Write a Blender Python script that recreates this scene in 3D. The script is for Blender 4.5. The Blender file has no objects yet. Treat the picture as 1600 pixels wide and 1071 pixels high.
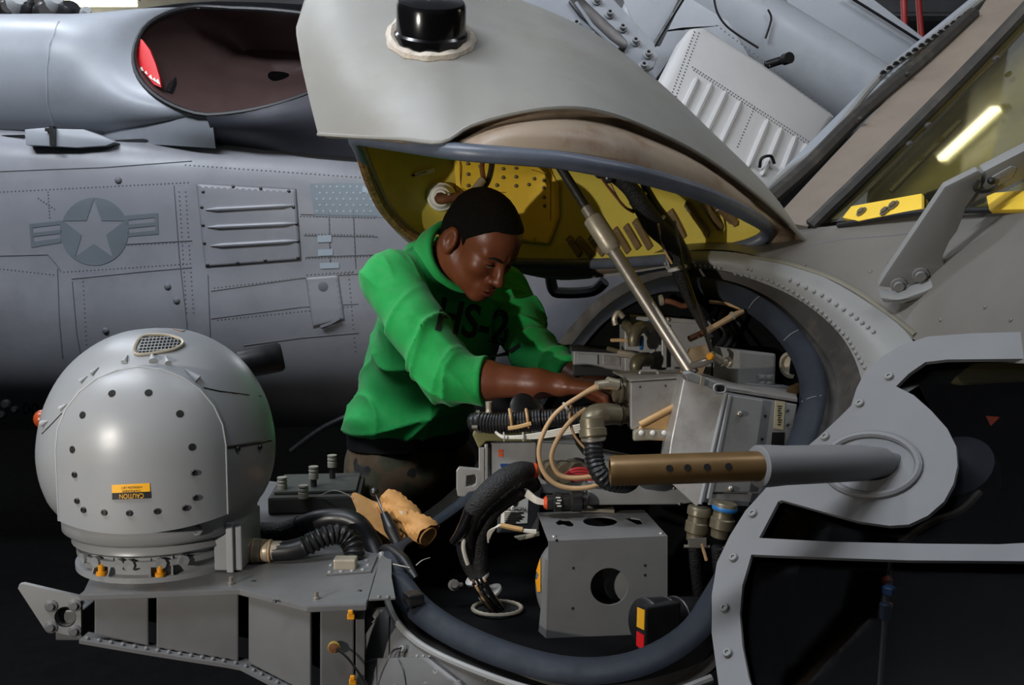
import bpy, bmesh, math, random
import numpy as np
from mathutils import Vector, Matrix
from mathutils.bvhtree import BVHTree
from mathutils.geometry import tessellate_polygon
random.seed(7)
rng = np.random.RandomState(3)
SC = bpy.context.scene
COL = SC.collection
V = Vector

# ------------------------------------------------------------------ camera, world, lights, exposure
CAM_Z = 1.5
PITCH = math.radians(5.14)
FPX = 1500.0
cam_data = bpy.data.cameras.new('camera')
cam_data.sensor_width = 36.0
cam_data.lens = FPX / 1600.0 * 36.0
cam_data.clip_start = 0.05
cam_data.clip_end = 200
cam = bpy.data.objects.new('camera', cam_data)
cam.location = (0, 0, CAM_Z)
cam.rotation_euler = (math.pi / 2 - PITCH, 0, 0)
COL.objects.link(cam)
SC.camera = cam

world = bpy.data.worlds.new('hangar_air')
SC.world = world
world.use_nodes = True
world.node_tree.nodes['Background'].inputs[0].default_value = (0.42, 0.50, 0.62, 1)
world.node_tree.nodes['Background'].inputs[1].default_value = 0.045

SC.view_settings.view_transform = 'Standard'
SC.view_settings.look = 'None'
SC.view_settings.exposure = 0.0
SC.view_settings.gamma = 1.0
SC.view_settings.use_curve_mapping = False


def lamp(name, kind, loc, energy, color, target=None, **kw):
    d = bpy.data.lights.new(name, kind)
    d.energy = energy
    d.color = color
    for k, v in kw.items():
        setattr(d, k, v)
    o = bpy.data.objects.new(name, d)
    o.location = loc
    if target is not None:
        o.rotation_euler = (V(target) - V(loc)).to_track_quat('-Z', 'Y').to_euler()
    COL.objects.link(o)
    return o


# hand-held flash to the left of the photographer, warm; fluorescent tubes in the hangar ceiling, cool
lamp('flash', 'SPOT', (-1.40, 0.16, 1.39), 104, (1.0, 0.94, 0.86), target=(-0.10, 2.2, 1.50),
     spot_size=math.radians(68), spot_blend=1.0, shadow_soft_size=0.022)
lamp('ceiling_glow_left', 'AREA', (-2.3, 0.6, 4.5), 165, (0.86, 0.92, 1.0), target=(-1.7, 4.0, 1.7), shape='RECTANGLE', size=3.0, size_y=0.5)
lamp('ceiling_glow_far', 'AREA', (-2.6, 3.75, 4.5), 75, (0.86, 0.92, 1.0), target=(-2.2, 4.2, 1.9), shape='RECTANGLE', size=3.0, size_y=0.4)
lamp('far_ceiling_fill', 'POINT', (0.5, 9.0, 3.3), 55, (0.9, 0.94, 1.0), shadow_soft_size=0.3)  # added fill brightening the ceiling and back wall, not a fitting of the hangar
lamp('cockpit_fill', 'POINT', (1.30, 2.15, 2.25), 1.5, (1.0, 0.9, 0.65), shadow_soft_size=0.08)  # added warm fill for the olive tone behind the windshield, no real lamp
lamp('ceiling_glow_right', 'AREA', (1.9, 1.0, 4.6), 36, (0.92, 0.95, 1.0), target=(1.2, 2.8, 1.6), shape='RECTANGLE', size=2.6, size_y=0.4)

# ------------------------------------------------------------------ helpers
_up = V((0, math.sin(PITCH), math.cos(PITCH)))
_fw = V((0, math.cos(PITCH), -math.sin(PITCH)))
EYE = V((0, 0, CAM_Z))


def ray(px, py):
    return V((1, 0, 0)) * ((px - 800) / FPX) + _up * ((535.5 - py) / FPX) + _fw


def W(px, py, d):
    r = ray(px, py)
    return EYE + r * (d / r.y)


def WZ(px, py, z):
    r = ray(px, py)
    return EYE + r * ((z - CAM_Z) / r.z)


class Pl:
    """a plane in the scene through three points"""
    def __init__(self, a, b, c):
        self.o = V(a)
        self.n = (V(b) - V(a)).cross(V(c) - V(a)).normalized()
        if self.n.dot(EYE - self.o) < 0:
            self.n = -self.n

    def at(self, px, py, off=0.0):
        r = ray(px, py)
        return EYE + r * ((self.o + self.n * off - EYE).dot(self.n) / r.dot(self.n))


def Ws(pts):
    return [W(*p) for p in pts]


def lin(c):
    return tuple((x / 255 / 12.92) if x / 255 <= 0.04045 else ((x / 255 + 0.055) / 1.055) ** 2.4 for x in c)


MATS = {}


def mat(name, rgb, rough=0.5, metal=0.0, var=0.12, scale=7.0, stain=None, samt=0.5, sscale=4.0, bump=0.0, bscale=120.0,
        spec=0.5, streak=None, emit=None, coat=0.0, two=None, sheen=0.0):
    m = bpy.data.materials.new(name)
    m.use_nodes = True
    nt = m.node_tree
    N, L = nt.nodes, nt.links
    b = N['Principled BSDF']
    c = lin(rgb)
    tc = N.new('ShaderNodeTexCoord')
    src = tc.outputs['Object']
    if streak:
        mp = N.new('ShaderNodeMapping')
        mp.inputs['Scale'].default_value = streak
        L.new(src, mp.inputs[0])
        src = mp.outputs[0]

    def noise(s, det=6, rgh=0.6):
        n = N.new('ShaderNodeTexNoise')
        n.inputs['Scale'].default_value = s
        n.inputs['Detail'].default_value = det
        n.inputs['Roughness'].default_value = rgh
        L.new(src, n.inputs['Vector'])
        return n.outputs['Fac']

    def ramp(f, a, bb, ca, cb):
        r = N.new('ShaderNodeValToRGB')
        r.color_ramp.elements[0].position = a
        r.color_ramp.elements[1].position = bb
        r.color_ramp.elements[0].color = (*ca, 1)
        r.color_ramp.elements[1].color = (*cb, 1)
        L.new(f, r.inputs[0])
        return r.outputs[0]
    f = noise(scale)
    col = ramp(f, 0.3, 0.7, tuple(x * (1 - var) for x in c), tuple(min(1, x * (1 + var)) for x in c))
    if two:
        for rgb2, sc2, lo, hi in two:
            mx = N.new('ShaderNodeMixRGB')
            L.new(ramp(noise(sc2, 2, 0.4), lo, hi, (0, 0, 0), (1, 1, 1)), mx.inputs[0])
            L.new(col, mx.inputs[1])
            mx.inputs[2].default_value = (*lin(rgb2), 1)
            col = mx.outputs[0]
    if stain:
        mx = N.new('ShaderNodeMixRGB')
        k = ramp(noise(sscale, 9, 0.7), 0.5, 0.72, (0, 0, 0), (samt, samt, samt))
        L.new(k, mx.inputs[0])
        L.new(col, mx.inputs[1])
        mx.inputs[2].default_value = (*lin(stain), 1)
        col = mx.outputs[0]
    L.new(col, b.inputs['Base Color'])
    b.inputs['Roughness'].default_value = rough
    L.new(ramp(noise(scale * 2.3), 0.3, 0.7, (rough * 0.82,) * 3, (min(1, rough * 1.15),) * 3), b.inputs['Roughness'])
    b.inputs['Metallic'].default_value = metal
    b.inputs['Specular IOR Level'].default_value = spec
    if coat:
        b.inputs['Coat Weight'].default_value = coat
    if sheen:
        b.inputs['Sheen Weight'].default_value = sheen
    if bump:
        bp = N.new('ShaderNodeBump')
        bp.inputs['Strength'].default_value = bump
        bp.inputs['Distance'].default_value = 0.004
        L.new(noise(bscale, 4), bp.inputs['Height'])
        L.new(bp.outputs[0], b.inputs['Normal'])
    if emit:
        b.inputs['Emission Color'].default_value = (*lin(emit[0]), 1)
        b.inputs['Emission Strength'].default_value = emit[1]
    MATS[name] = m
    return m


def tag(o, label=None, cat=None, group=None, kind=None):
    if label:
        o['label'] = label
    if cat:
        o['category'] = cat
    if group:
        o['group'] = group
    if kind:
        o['kind'] = kind
    return o


def thing(name, label, cat, loc, group=None):
    o = bpy.data.objects.new(name, None)
    o.empty_display_size = 0.05
    COL.objects.link(o)
    o.location = loc
    return tag(o, label, cat, group)


def wmat(o):
    m = Matrix.LocRotScale(o.location, o.rotation_euler, o.scale)
    if o.parent:
        m = wmat(o.parent) @ o.matrix_parent_inverse @ m
    return m


def adopt(o, parent):
    if parent is not None:
        o.parent = parent
        o.matrix_parent_inverse = wmat(parent).inverted()
    return o


def merge(prims):
    vs, fs = [], []
    for v, f in prims:
        n = len(vs)
        vs += list(v)
        fs += [tuple(i + n for i in q) for q in f]
    return vs, fs


def mesh_of(name, prims, m, smooth=40, bevel=0.0, fixn=True):
    if isinstance(prims, tuple):
        prims = [prims]
    vs, fs = merge(prims)
    me = bpy.data.meshes.new(name)
    me.from_pydata([tuple(v) for v in vs], [], fs)
    if fixn or bevel:
        bm = bmesh.new()
        bm.from_mesh(me)
        if bevel:
            ed = [e for e in bm.edges if len(e.link_faces) == 2 and e.calc_face_angle(0) > 0.6]
            bmesh.ops.recalc_face_normals(bm, faces=bm.faces)
            bmesh.ops.bevel(bm, geom=ed, offset=bevel, segments=2, affect='EDGES', profile=0.6, clamp_overlap=True)
        bmesh.ops.recalc_face_normals(bm, faces=bm.faces)
        bm.to_mesh(me)
        bm.free()
    if m:
        me.materials.append(m)
    if smooth:
        me.polygons.foreach_set('use_smooth', [True] * len(me.polygons))
        try:
            me.set_sharp_from_angle(angle=math.radians(smooth))
        except Exception:
            pass
    return me


def add(name, prims, m, parent=None, smooth=40, bevel=0.0, thick=0.0, label=None, kind=None, fixn=True):
    o = bpy.data.objects.new(name, mesh_of(name, prims, m, smooth, bevel, fixn))
    COL.objects.link(o)
    adopt(o, parent)
    if thick:
        s = o.modifiers.new('thickness', 'SOLIDIFY')
        s.thickness = abs(thick)
        s.offset = -1 if thick > 0 else 1
    if label:
        o['label'] = label
    if kind:
        o['kind'] = kind
    return o


def cr(pts, n, closed=False):
    """n points on a Catmull-Rom curve, even in arc length"""
    P = [V(p) for p in pts]
    m = len(P)
    segs = m if closed else m - 1
    out = []
    for s in range(segs):
        if closed:
            a, b, c, d = P[(s - 1) % m], P[s], P[(s + 1) % m], P[(s + 2) % m]
        else:
            a, b, c, d = P[max(s - 1, 0)], P[s], P[s + 1], P[min(s + 2, m - 1)]
        for k in range(16):
            t = k / 16
            out.append(0.5 * ((2 * b) + (c - a) * t + (2 * a - 5 * b + 4 * c - d) * t * t + (3 * b - a - 3 * c + d) * t ** 3))
    out.append(P[0].copy() if closed else P[-1].copy())
    A = np.array([tuple(p) for p in out])
    L = np.concatenate([[0], np.cumsum(np.linalg.norm(np.diff(A, axis=0), axis=1))])
    T = np.linspace(0, L[-1], n + 1)[:-1] if closed else np.linspace(0, L[-1], n)
    return [V((np.interp(t, L, A[:, 0]), np.interp(t, L, A[:, 1]), np.interp(t, L, A[:, 2]))) for t in T]


def crk(pts, k, closed=False):
    """k points per span (keeps the columns of neighbouring rows matched)"""
    P = [V(p) for p in pts]
    m = len(P)
    segs = m if closed else m - 1
    out = []
    for s in range(segs):
        if closed:
            a, b, c, d = P[(s - 1) % m], P[s], P[(s + 1) % m], P[(s + 2) % m]
        else:
            a, b, c, d = P[max(s - 1, 0)], P[s], P[s + 1], P[min(s + 2, m - 1)]
        for q in range(k):
            t = q / k
            out.append(0.5 * ((2 * b) + (c - a) * t + (2 * a - 5 * b + 4 * c - d) * t * t + (3 * b - a - 3 * c + d) * t ** 3))
    if not closed:
        out.append(P[-1].copy())
    return out


def loft(rows, closed=False, cap0=False, cap1=False):
    n = len(rows[0])
    vs = [p for r in rows for p in r]
    fs = []
    for i in range(len(rows) - 1):
        for j in range(n if closed else n - 1):
            k = (j + 1) % n
            fs.append((i * n + j, i * n + k, (i + 1) * n + k, (i + 1) * n + j))
    if cap0:
        fs.append(tuple(range(n)))
    if cap1:
        fs.append(tuple(range((len(rows) - 1) * n, len(rows) * n)))
    return vs, fs


def surf(rows, ku=4, kv=4, closed=False):
    """smooth surface through rows of points"""
    R = [crk(r, ku, closed) for r in rows]
    cols = [crk([r[j] for r in R], kv) for j in range(len(R[0]))]
    return loft([[c[i] for c in cols] for i in range(len(cols[0]))], closed)


def sweep(pts, r, n=10, closed=False, cap=True, flat=1.0, upv=None):
    P = [V(p) for p in pts]
    m = len(P)
    R = r if isinstance(r, (list, tuple)) else [r] * m
    if len(R) != m:
        R = list(np.interp(np.linspace(0, 1, m), np.linspace(0, 1, len(R)), R))
    T = []
    for i in range(m):
        a = P[(i - 1) % m] if closed else P[max(i - 1, 0)]
        b = P[(i + 1) % m] if closed else P[min(i + 1, m - 1)]
        t = (b - a)
        T.append(t.normalized() if t.length > 1e-9 else V((0, 0, 1)))
    u = upv if upv is not None else (V((0, 0, 1)) if abs(T[0].z) < 0.9 else V((1, 0, 0)))
    rows = []
    for i in range(m):
        if upv is not None:
            u = upv
        u = (u - T[i] * u.dot(T[i])).normalized()
        w = T[i].cross(u)
        rows.append([P[i] + (u * math.cos(2 * math.pi * k / n) * flat + w * math.sin(2 * math.pi * k / n)) * R[i] for k in range(n)])
    if closed:
        rows.append(rows[0])
        return loft(rows, True)
    return loft(rows, True, cap, cap)


def tube(pts, r, n=10, m=None, closed=False, **kw):
    m = m or max(8, len(pts) * 6)
    return sweep(cr(pts, m, closed), r, n, closed, **kw)


def basis(axis):
    a = V(axis).normalized()
    u = V((0, 0, 1)) if abs(a.z) < 0.9 else V((0, 1, 0))
    u = (u - a * u.dot(a)).normalized()
    return a, u, a.cross(u)


def lathe(prof, loc, axis, n=24, cap=True):
    a, u, w = basis(axis)
    loc = V(loc)
    rows = [[loc + a * z + (u * math.cos(2 * math.pi * k / n) + w * math.sin(2 * math.pi * k / n)) * r for k in range(n)] for r, z in prof]
    return loft(rows, True, cap, cap)


def rod(a, b, r, n=10, r2=None):
    a, b = V(a), V(b)
    return lathe([(r, 0), (r if r2 is None else r2, (b - a).length)], a, b - a, n)


def para(o, ex, ey, ez):
    o, ex, ey, ez = V(o), V(ex), V(ey), V(ez)
    vs = [o + ex * i + ey * j + ez * k for k in (0, 1) for j in (0, 1) for i in (0, 1)]
    return vs, [(0, 2, 3, 1), (4, 5, 7, 6), (0, 1, 5, 4), (2, 6, 7, 3), (0, 4, 6, 2), (1, 3, 7, 5)]


def cbox(c, sx, sy, sz, rz=0.0):
    ex = V((math.cos(rz), math.sin(rz), 0)) * sx
    ey = V((-math.sin(rz), math.cos(rz), 0)) * sy
    ez = V((0, 0, sz))
    return para(V(c) - ex / 2 - ey / 2 - ez / 2, ex, ey, ez)


def plate(outer, holes, vec):
    """polygon with holes, extruded by vec"""
    loops = [[V(p) for p in outer]] + [[V(p) for p in h] for h in holes]
    flat = [p for l in loops for p in l]
    tris = tessellate_polygon(loops)
    n = len(flat)
    vec = V(vec)
    vs = flat + [p + vec for p in flat]
    fs = [tuple(t) for t in tris] + [tuple(i + n for i in reversed(t)) for t in tris]
    k = 0
    for l in loops:
        for i in range(len(l)):
            a, b = k + i, k + (i + 1) % len(l)
            fs.append((a, b, b + n, a + n))
        k += len(l)
    return vs, fs


def prism(front, vec):
    return plate(front, [], vec)


def ell(cx, cy, rx, ry, n=28, rot=0.0):
    c, s = math.cos(rot), math.sin(rot)
    return [(cx + rx * math.cos(t) * c - ry * math.sin(t) * s, cy + rx * math.cos(t) * s + ry * math.sin(t) * c)
            for t in [2 * math.pi * k / n for k in range(n)]]


def blob(c, rx, ry, rz, n=16, m=10):
    c = V(c)
    rows = []
    for i in range(m + 1):
        a = -math.pi / 2 + math.pi * i / m
        rows.append([c + V((rx * math.cos(a) * math.cos(t), ry * math.cos(a) * math.sin(t), rz * math.sin(a)))
                     for t in [2 * math.pi * k / n for k in range(n)]])
    return loft(rows, True)


def bvh(prims):
    vs, fs = merge(prims if isinstance(prims, list) else [prims])
    return BVHTree.FromPolygons([tuple(v) for v in vs], fs)


def hit(tree, px, py, off=0.0):
    r = ray(px, py).normalized()
    p, n, i, d = tree.ray_cast(EYE, r)
    if p is None:
        p, n, i, d = tree.find_nearest(EYE + r * 2.0)
    if n.dot(r) > 0:
        n = -n
    return p + n * off, n


def decal(name, loops, tree, off, m, parent, step=14, label=None, thick=0.0):
    """flat print laid on a curved surface; loops in photograph pixels on that surface"""
    L3 = [[V((x, y, 0)) for x, y in l] for l in loops]
    tris = tessellate_polygon(L3)
    flat = [p for l in L3 for p in l]
    bm = bmesh.new()
    bv = [bm.verts.new(p) for p in flat]
    for t in tris:
        try:
            bm.faces.new([bv[i] for i in t])
        except ValueError:
            pass
    for _ in range(6):
        big = [e for e in bm.edges if e.calc_length() > step]
        if not big:
            break
        bmesh.ops.subdivide_edges(bm, edges=big, cuts=1)
        bmesh.ops.triangulate(bm, faces=bm.faces)
    for v in bm.verts:
        v.co = hit(tree, v.co.x, v.co.y, off)[0]
    vs = [v.co.copy() for v in bm.verts]
    bm.verts.index_update()
    fs = [tuple(v.index for v in f.verts) for f in bm.faces]
    bm.free()
    return add(name, (vs, fs), m, parent, thick=thick, label=label)


_shared = {}


def stud(name, loc, nrm, key, prof, m, parent, n=10):
    """small fastener sharing mesh data with its alikes"""
    k = (key, m.name)
    if k not in _shared:
        _shared[k] = mesh_of(name, lathe(prof, (0, 0, 0), (0, 0, 1), n), m, 50)
    o = bpy.data.objects.new(name, _shared[k])
    o.location = loc
    o.rotation_euler = V(nrm).to_track_quat('Z', 'Y').to_euler()
    COL.objects.link(o)
    adopt(o, parent)
    return o


def dome(r, h):
    return [(r, -0.001), (r, h * 0.25), (r * 0.75, h * 0.8), (r * 0.3, h), (0.0001, h)]


def screw(r, h):
    return [(r, -0.001), (r, h * 0.7), (r * 0.85, h), (r * 0.45, h), (r * 0.4, h * 0.55), (0.0001, h * 0.55)]


def hexbolt(r, h):
    return [(r * 1.6, -0.001), (r * 1.6, h * 0.25), (r, h * 0.3), (r, h), (0.0001, h)]


def text(name, body, loc, xdir, ydir, size, m, parent, align='CENTER', ext=0.0004, sx=1.0, label=None):
    cu = bpy.data.curves.new(name, 'FONT')
    cu.body = body
    cu.size = size
    cu.align_x = align
    cu.align_y = 'CENTER'
    cu.extrude = ext
    t = bpy.data.objects.new(name + '_curve', cu)
    COL.objects.link(t)
    dg = bpy.context.evaluated_depsgraph_get()
    me = bpy.data.meshes.new_from_object(t.evaluated_get(dg))
    bpy.data.objects.remove(t)
    bpy.data.curves.remove(cu)
    x = V(xdir).normalized()
    z = x.cross(V(ydir)).normalized()
    y = z.cross(x)
    M = Matrix((x * sx, y, z)).transposed().to_4x4()
    M.translation = V(loc)
    me.transform(M)
    me.materials.clear()
    me.materials.append(m)
    o = bpy.data.objects.new(name, me)
    COL.objects.link(o)
    adopt(o, parent)
    if label:
        o['label'] = label
    return o


def text_on(name, body, tree, px, py, hpx, m, parent, dx=(1, 0), off=0.0015, sx=1.0, label=None, bold=0.0):
    """one line of print following a curved surface; centre, height and direction in photograph pixels on it"""
    cu = bpy.data.curves.new(name, 'FONT')
    cu.body = body
    cu.size = 1.0
    cu.align_x = 'CENTER'
    cu.offset = bold
    cu.align_y = 'CENTER'
    t = bpy.data.objects.new(name + '_curve', cu)
    COL.objects.link(t)
    dg = bpy.context.evaluated_depsgraph_get()
    me = bpy.data.meshes.new_from_object(t.evaluated_get(dg))
    bpy.data.objects.remove(t)
    bpy.data.curves.remove(cu)
    bm = bmesh.new()
    bm.from_mesh(me)
    bmesh.ops.triangulate(bm, faces=bm.faces)
    for _ in range(3):
        bmesh.ops.subdivide_edges(bm, edges=[e for e in bm.edges if e.calc_length() > 0.12], cuts=1)
        bmesh.ops.triangulate(bm, faces=bm.faces)
    d = V((dx[0], dx[1])).normalized()
    for v in bm.verts:
        a, b = v.co.x * hpx * sx, v.co.y * hpx
        v.co = hit(tree, px + a * d.x + b * d.y, py + a * d.y - b * d.x, off)[0]
    bm.to_mesh(me)
    bm.free()
    me.materials.clear()
    me.materials.append(m)
    o = bpy.data.objects.new(name, me)
    COL.objects.link(o)
    adopt(o, parent)
    if label:
        o['label'] = label
    return o


def isosurf(fn, lo, hi, h):
    """surface nets: a smooth closed mesh of fn = 0 (negative inside)"""
    lo, hi = np.array(lo, float), np.array(hi, float)
    n = np.ceil((hi - lo) / h).astype(int) + 1
    ax = [lo[i] + h * np.arange(n[i]) for i in range(3)]
    B = 8
    n = ((n + B - 1) // B) * B
    ax = [lo[i] + h * np.arange(n[i]) for i in range(3)]
    nb = n // B
    cx = [lo[i] + h * (np.arange(nb[i]) * B + (B - 1) / 2) for i in range(3)]
    C = np.stack(np.meshgrid(*cx, indexing='ij'), -1).reshape(-1, 3)
    fc = fn(C)
    F = np.repeat(np.repeat(np.repeat(np.where(fc < 0, -1.0, 1.0).reshape(nb), B, 0), B, 1), B, 2)
    near = np.argwhere((np.abs(fc) < B * h * 1.6).reshape(nb))
    g = np.arange(B)
    G = np.stack(np.meshgrid(g, g, g, indexing='ij'), -1).reshape(-1, 3)
    for c0 in range(0, len(near), 400):
        I = (near[c0:c0 + 400, None, :] * B + G[None]).reshape(-1, 3)
        F[I[:, 0], I[:, 1], I[:, 2]] = fn(lo + I * h)
    ins = F < 0
    cnt = np.zeros(n - 1)
    acc = np.zeros(tuple(n - 1) + (3,))
    corners = [(i, j, k) for i in (0, 1) for j in (0, 1) for k in (0, 1)]
    sl = lambda c: tuple(slice(c[a], c[a] + n[a] - 1) for a in range(3))
    for c in corners:
        for a in range(3):
            if c[a] == 0:
                d = list(c)
                d[a] = 1
                f0, f1 = F[sl(c)], F[sl(d)]
                x = (f0 < 0) != (f1 < 0)
                t = np.where(x, f0 / np.where(x, f0 - f1, 1), 0)
                p = np.array(c, float)
                for b in range(3):
                    acc[..., b] += np.where(x, p[b] + (t if b == a else 0), 0)
                cnt += x
    act = cnt > 0
    idx = -np.ones(n - 1, int)
    idx[act] = np.arange(act.sum())
    pos = np.argwhere(act) + acc[act] / cnt[act][:, None]
    verts = lo + pos * h
    quads = []
    for a in range(3):
        b, c = (a + 1) % 3, (a + 2) % 3
        s0 = [slice(1, n[i] - 1) for i in range(3)]
        s1 = list(s0)
        s0[a] = slice(0, n[a] - 1)
        s1[a] = slice(1, n[a])
        A, B = ins[tuple(s0)], ins[tuple(s1)]
        e = np.argwhere(A != B)
        flip = A[A != B]
        off = np.array([1 if i != a else 0 for i in range(3)])
        e = e + off
        def at(db, dc):
            q = e.copy()
            q[:, b] -= db
            q[:, c] -= dc
            return idx[q[:, 0], q[:, 1], q[:, 2]]
        q = np.stack([at(1, 1), at(0, 1), at(0, 0), at(1, 0)], 1)
        q[~flip] = q[~flip][:, ::-1]
        quads.append(q)
    return [tuple(v) for v in verts], [tuple(int(i) for i in q) for q in np.concatenate(quads)]


# ------------------------------------------------------------------ materials
GREY = mat('grey_paint', (138, 138, 136), 0.46, var=0.06, scale=5, stain=(120, 112, 100), samt=0.35, sscale=6)
DOOR = mat('door_paint', (140, 139, 134), 0.5, var=0.06, scale=4, stain=(122, 113, 97), samt=0.4, sscale=5)
TURRET = mat('turret_paint', (136, 138, 140), 0.36, var=0.05, scale=6, stain=(150, 140, 120), samt=0.2, sscale=5)
SKIN_R = mat('dimmed_nose_paint', (108, 104, 98), 0.5, var=0.07, scale=6, stain=(112, 106, 94), samt=0.4, sscale=5)  # the same grey paint, darkened to imitate weaker light on the nose
FRAME = mat('dimmed_frame_paint', (122, 122, 123), 0.5, var=0.05, scale=7)  # grey lowered in colour to stand for the dimmer light on the frame
BGREY = mat('far_fuselage_paint', (140, 141, 147), 0.42, var=0.1, scale=2.2, stain=(105, 105, 110), samt=0.45, sscale=2.6)
COWL = mat('cowling_paint', (150, 154, 161), 0.4, var=0.08, scale=2.2, stain=(118, 120, 124), samt=0.3, sscale=3)
DBLUE = mat('dark_blue_panel', (58, 59, 68), 0.5, var=0.15, scale=4)
BOXG = mat('equipment_grey', (146, 146, 145), 0.38, var=0.06, scale=14, stain=(105, 102, 98), samt=0.35, sscale=13)
BOXM = mat('bare_metal_case', (160, 157, 153), 0.42, 0.35, var=0.08, scale=16, stain=(96, 88, 82), samt=0.45, sscale=15)
PBOX = mat('punched_box_grey', (112, 112, 111), 0.45, var=0.06, scale=14, stain=(96, 94, 90), samt=0.3, sscale=13)
STRIP = mat('stiffener_bronze', (112, 92, 66), 0.5, var=0.2, scale=40, stain=(150, 120, 60), samt=0.4, sscale=30)
MOUNT = mat('mount_paint', (106, 106, 106), 0.45, var=0.07, scale=12, stain=(100, 92, 84), samt=0.4, sscale=11)
YEL = mat('zinc_chromate', (204, 186, 78), 0.6, var=0.1, scale=9, stain=(150, 130, 46), samt=0.4, sscale=9)
YEL2 = mat('yellow_doubler', (240, 200, 62), 0.55, var=0.06, scale=9)
TAN = mat('worn_flange', (146, 130, 112), 0.5, var=0.14, scale=9, stain=(118, 80, 48), samt=0.9, sscale=10)
RIMB = mat('flaking_rim', (120, 86, 52), 0.7, var=0.35, scale=45, stain=(190, 150, 80), samt=0.7, sscale=60, bump=0.8, bscale=90)
SEAL = mat('door_seal_rubber', (84, 91, 104), 0.42, var=0.15, scale=16, stain=(60, 62, 66), samt=0.4, sscale=14)
SEALB = mat('seal_rubber', (38, 43, 51), 0.6, spec=0.22, var=0.15, scale=16, stain=(60, 62, 66), samt=0.4, sscale=14)
SEALD = mat('seal_channel', (52, 49, 46), 0.6, var=0.2, scale=12, stain=(96, 88, 76), samt=0.5, sscale=14)
BLACK = mat('black_rubber', (24, 24, 26), 0.42, var=0.2, scale=20)
BLACKG = mat('black_gloss', (16, 15, 17), 0.18, var=0.2, scale=8)
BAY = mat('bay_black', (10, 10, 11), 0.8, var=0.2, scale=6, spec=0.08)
BRAID = mat('braided_sleeve', (24, 24, 25), 0.5, var=0.3, scale=60, bump=0.9, bscale=260)
SEALANT = mat('white_sealant', (205, 195, 180), 0.6, var=0.12, scale=40, stain=(150, 120, 90), samt=0.5, sscale=30, bump=0.8, bscale=60)
STEEL = mat('steel', (168, 160, 150), 0.36, 0.7, var=0.04, scale=30)
STEELD = mat('dark_steel', (82, 80, 80), 0.35, 0.8, var=0.1, scale=30)
BRASS = mat('bronze_tube', (118, 92, 58), 0.4, 0.45, var=0.08, scale=14, stain=(90, 66, 38), samt=0.4, sscale=10)
CONN = mat('connector_olive', (112, 104, 84), 0.4, 0.4, var=0.14, scale=40)
CONN2 = mat('connector_pale', (165, 156, 138), 0.4, 0.3, var=0.1, scale=40)
BLUEB = mat('blue_band', (38, 108, 170), 0.4)
ORANGE = mat('orange_boot', (216, 76, 30), 0.5)
AMBER = mat('amber_label', (238, 172, 32), 0.5, var=0.03)
AMBER2 = mat('amber_peel', (226, 150, 22), 0.5, var=0.1, scale=60)
PBLACK = mat('print_black', (18, 18, 18), 0.6, var=0.02)
PWHITE = mat('print_white', (224, 222, 214), 0.6, var=0.03)
WWIRE = mat('white_wire', (222, 218, 206), 0.45, var=0.05)
TWIRE = mat('tan_wire', (186, 152, 112), 0.45, var=0.1, scale=40)
RWIRE = mat('red_wire', (196, 56, 62), 0.45)
TIE = mat('grey_tie', (176, 174, 168), 0.45)
TANP = mat('tan_primer', (196, 158, 106), 0.55, var=0.1, scale=22, stain=(160, 108, 58), samt=0.5, sscale=20)
RUST = mat('rust', (104, 62, 34), 0.7, var=0.3, scale=50)
PAPER = mat('brown_paper', (186, 136, 76), 0.75, var=0.14, scale=20, stain=(122, 78, 40), samt=0.5, sscale=18, bump=0.5, bscale=40)
HOLE = mat('hole_dark', (10, 10, 10), 0.9)
RED = mat('red_cover', (214, 24, 30), 0.5, var=0.04)
PIPER = mat('red_pipe', (196, 60, 60), 0.45)
DUCT = mat('intake_liner', (76, 58, 56), 0.4, var=0.12, scale=5, stain=(46, 38, 38), samt=0.4, sscale=5)
TAILG = mat('tail_grey', (186, 190, 196), 0.42, var=0.06, scale=4, stain=(140, 142, 148), samt=0.35, sscale=5)
TAILW = mat('stabilator_white', (206, 204, 202), 0.42, var=0.05, scale=4, stain=(170, 168, 170), samt=0.3, sscale=4)
DECK = mat('nonskid_deck', (14, 14, 15), 0.9, spec=0.1, var=0.25, scale=10, bump=0.6, bscale=160)
CEIL = mat('ceiling_steel', (190, 190, 196), 0.7, var=0.15, scale=2)
BEAM = mat('ceiling_beam', (225, 226, 230), 0.6, var=0.1, scale=3)
WALLM = mat('bulkhead_dark', (40, 41, 45), 0.8, var=0.2, scale=1.5)
ROUND = mat('roundel_grey', (110, 117, 123), 0.45, var=0.06, scale=4)
FLAGB = mat('flag_blue_grey', (126, 137, 145), 0.45, var=0.05, scale=5)
FLAGP = mat('flag_pale', (160, 172, 182), 0.45, var=0.04)
SEAM = mat('panel_seam', (102, 102, 107), 0.6)
SEAML = mat('panel_ridge', (168, 172, 178), 0.45)
# ================================================================== the hangar
def setting(name, prims, m, **k):
    o = add(name, prims, m, None, **k)
    o['kind'] = 'structure'
    return o


setting('floor', cbox((0, 5, -0.05), 22, 24, 0.1), DECK, smooth=0)
setting('ceiling', cbox((0, 5, 4.75), 22, 24, 0.1), CEIL, smooth=0)
setting('wall_back', cbox((0, 15.0, 2.5), 22, 0.1, 5.2), WALLM, smooth=0)
setting('wall_left', cbox((-10.9, 5, 2.5), 0.1, 24, 5.2), WALLM, smooth=0)
setting('wall_right', cbox((10.9, 5, 2.5), 0.1, 24, 5.2), WALLM, smooth=0)
for k, y in enumerate((5.2, 7.2, 9.4, 12.0)):
    setting('trim_%d' % (k + 1), [cbox((0, y, 4.55), 21.6, 0.05, 0.3), cbox((0, y, 4.40), 21.6, 0.26, 0.03)], BEAM, smooth=0)

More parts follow.
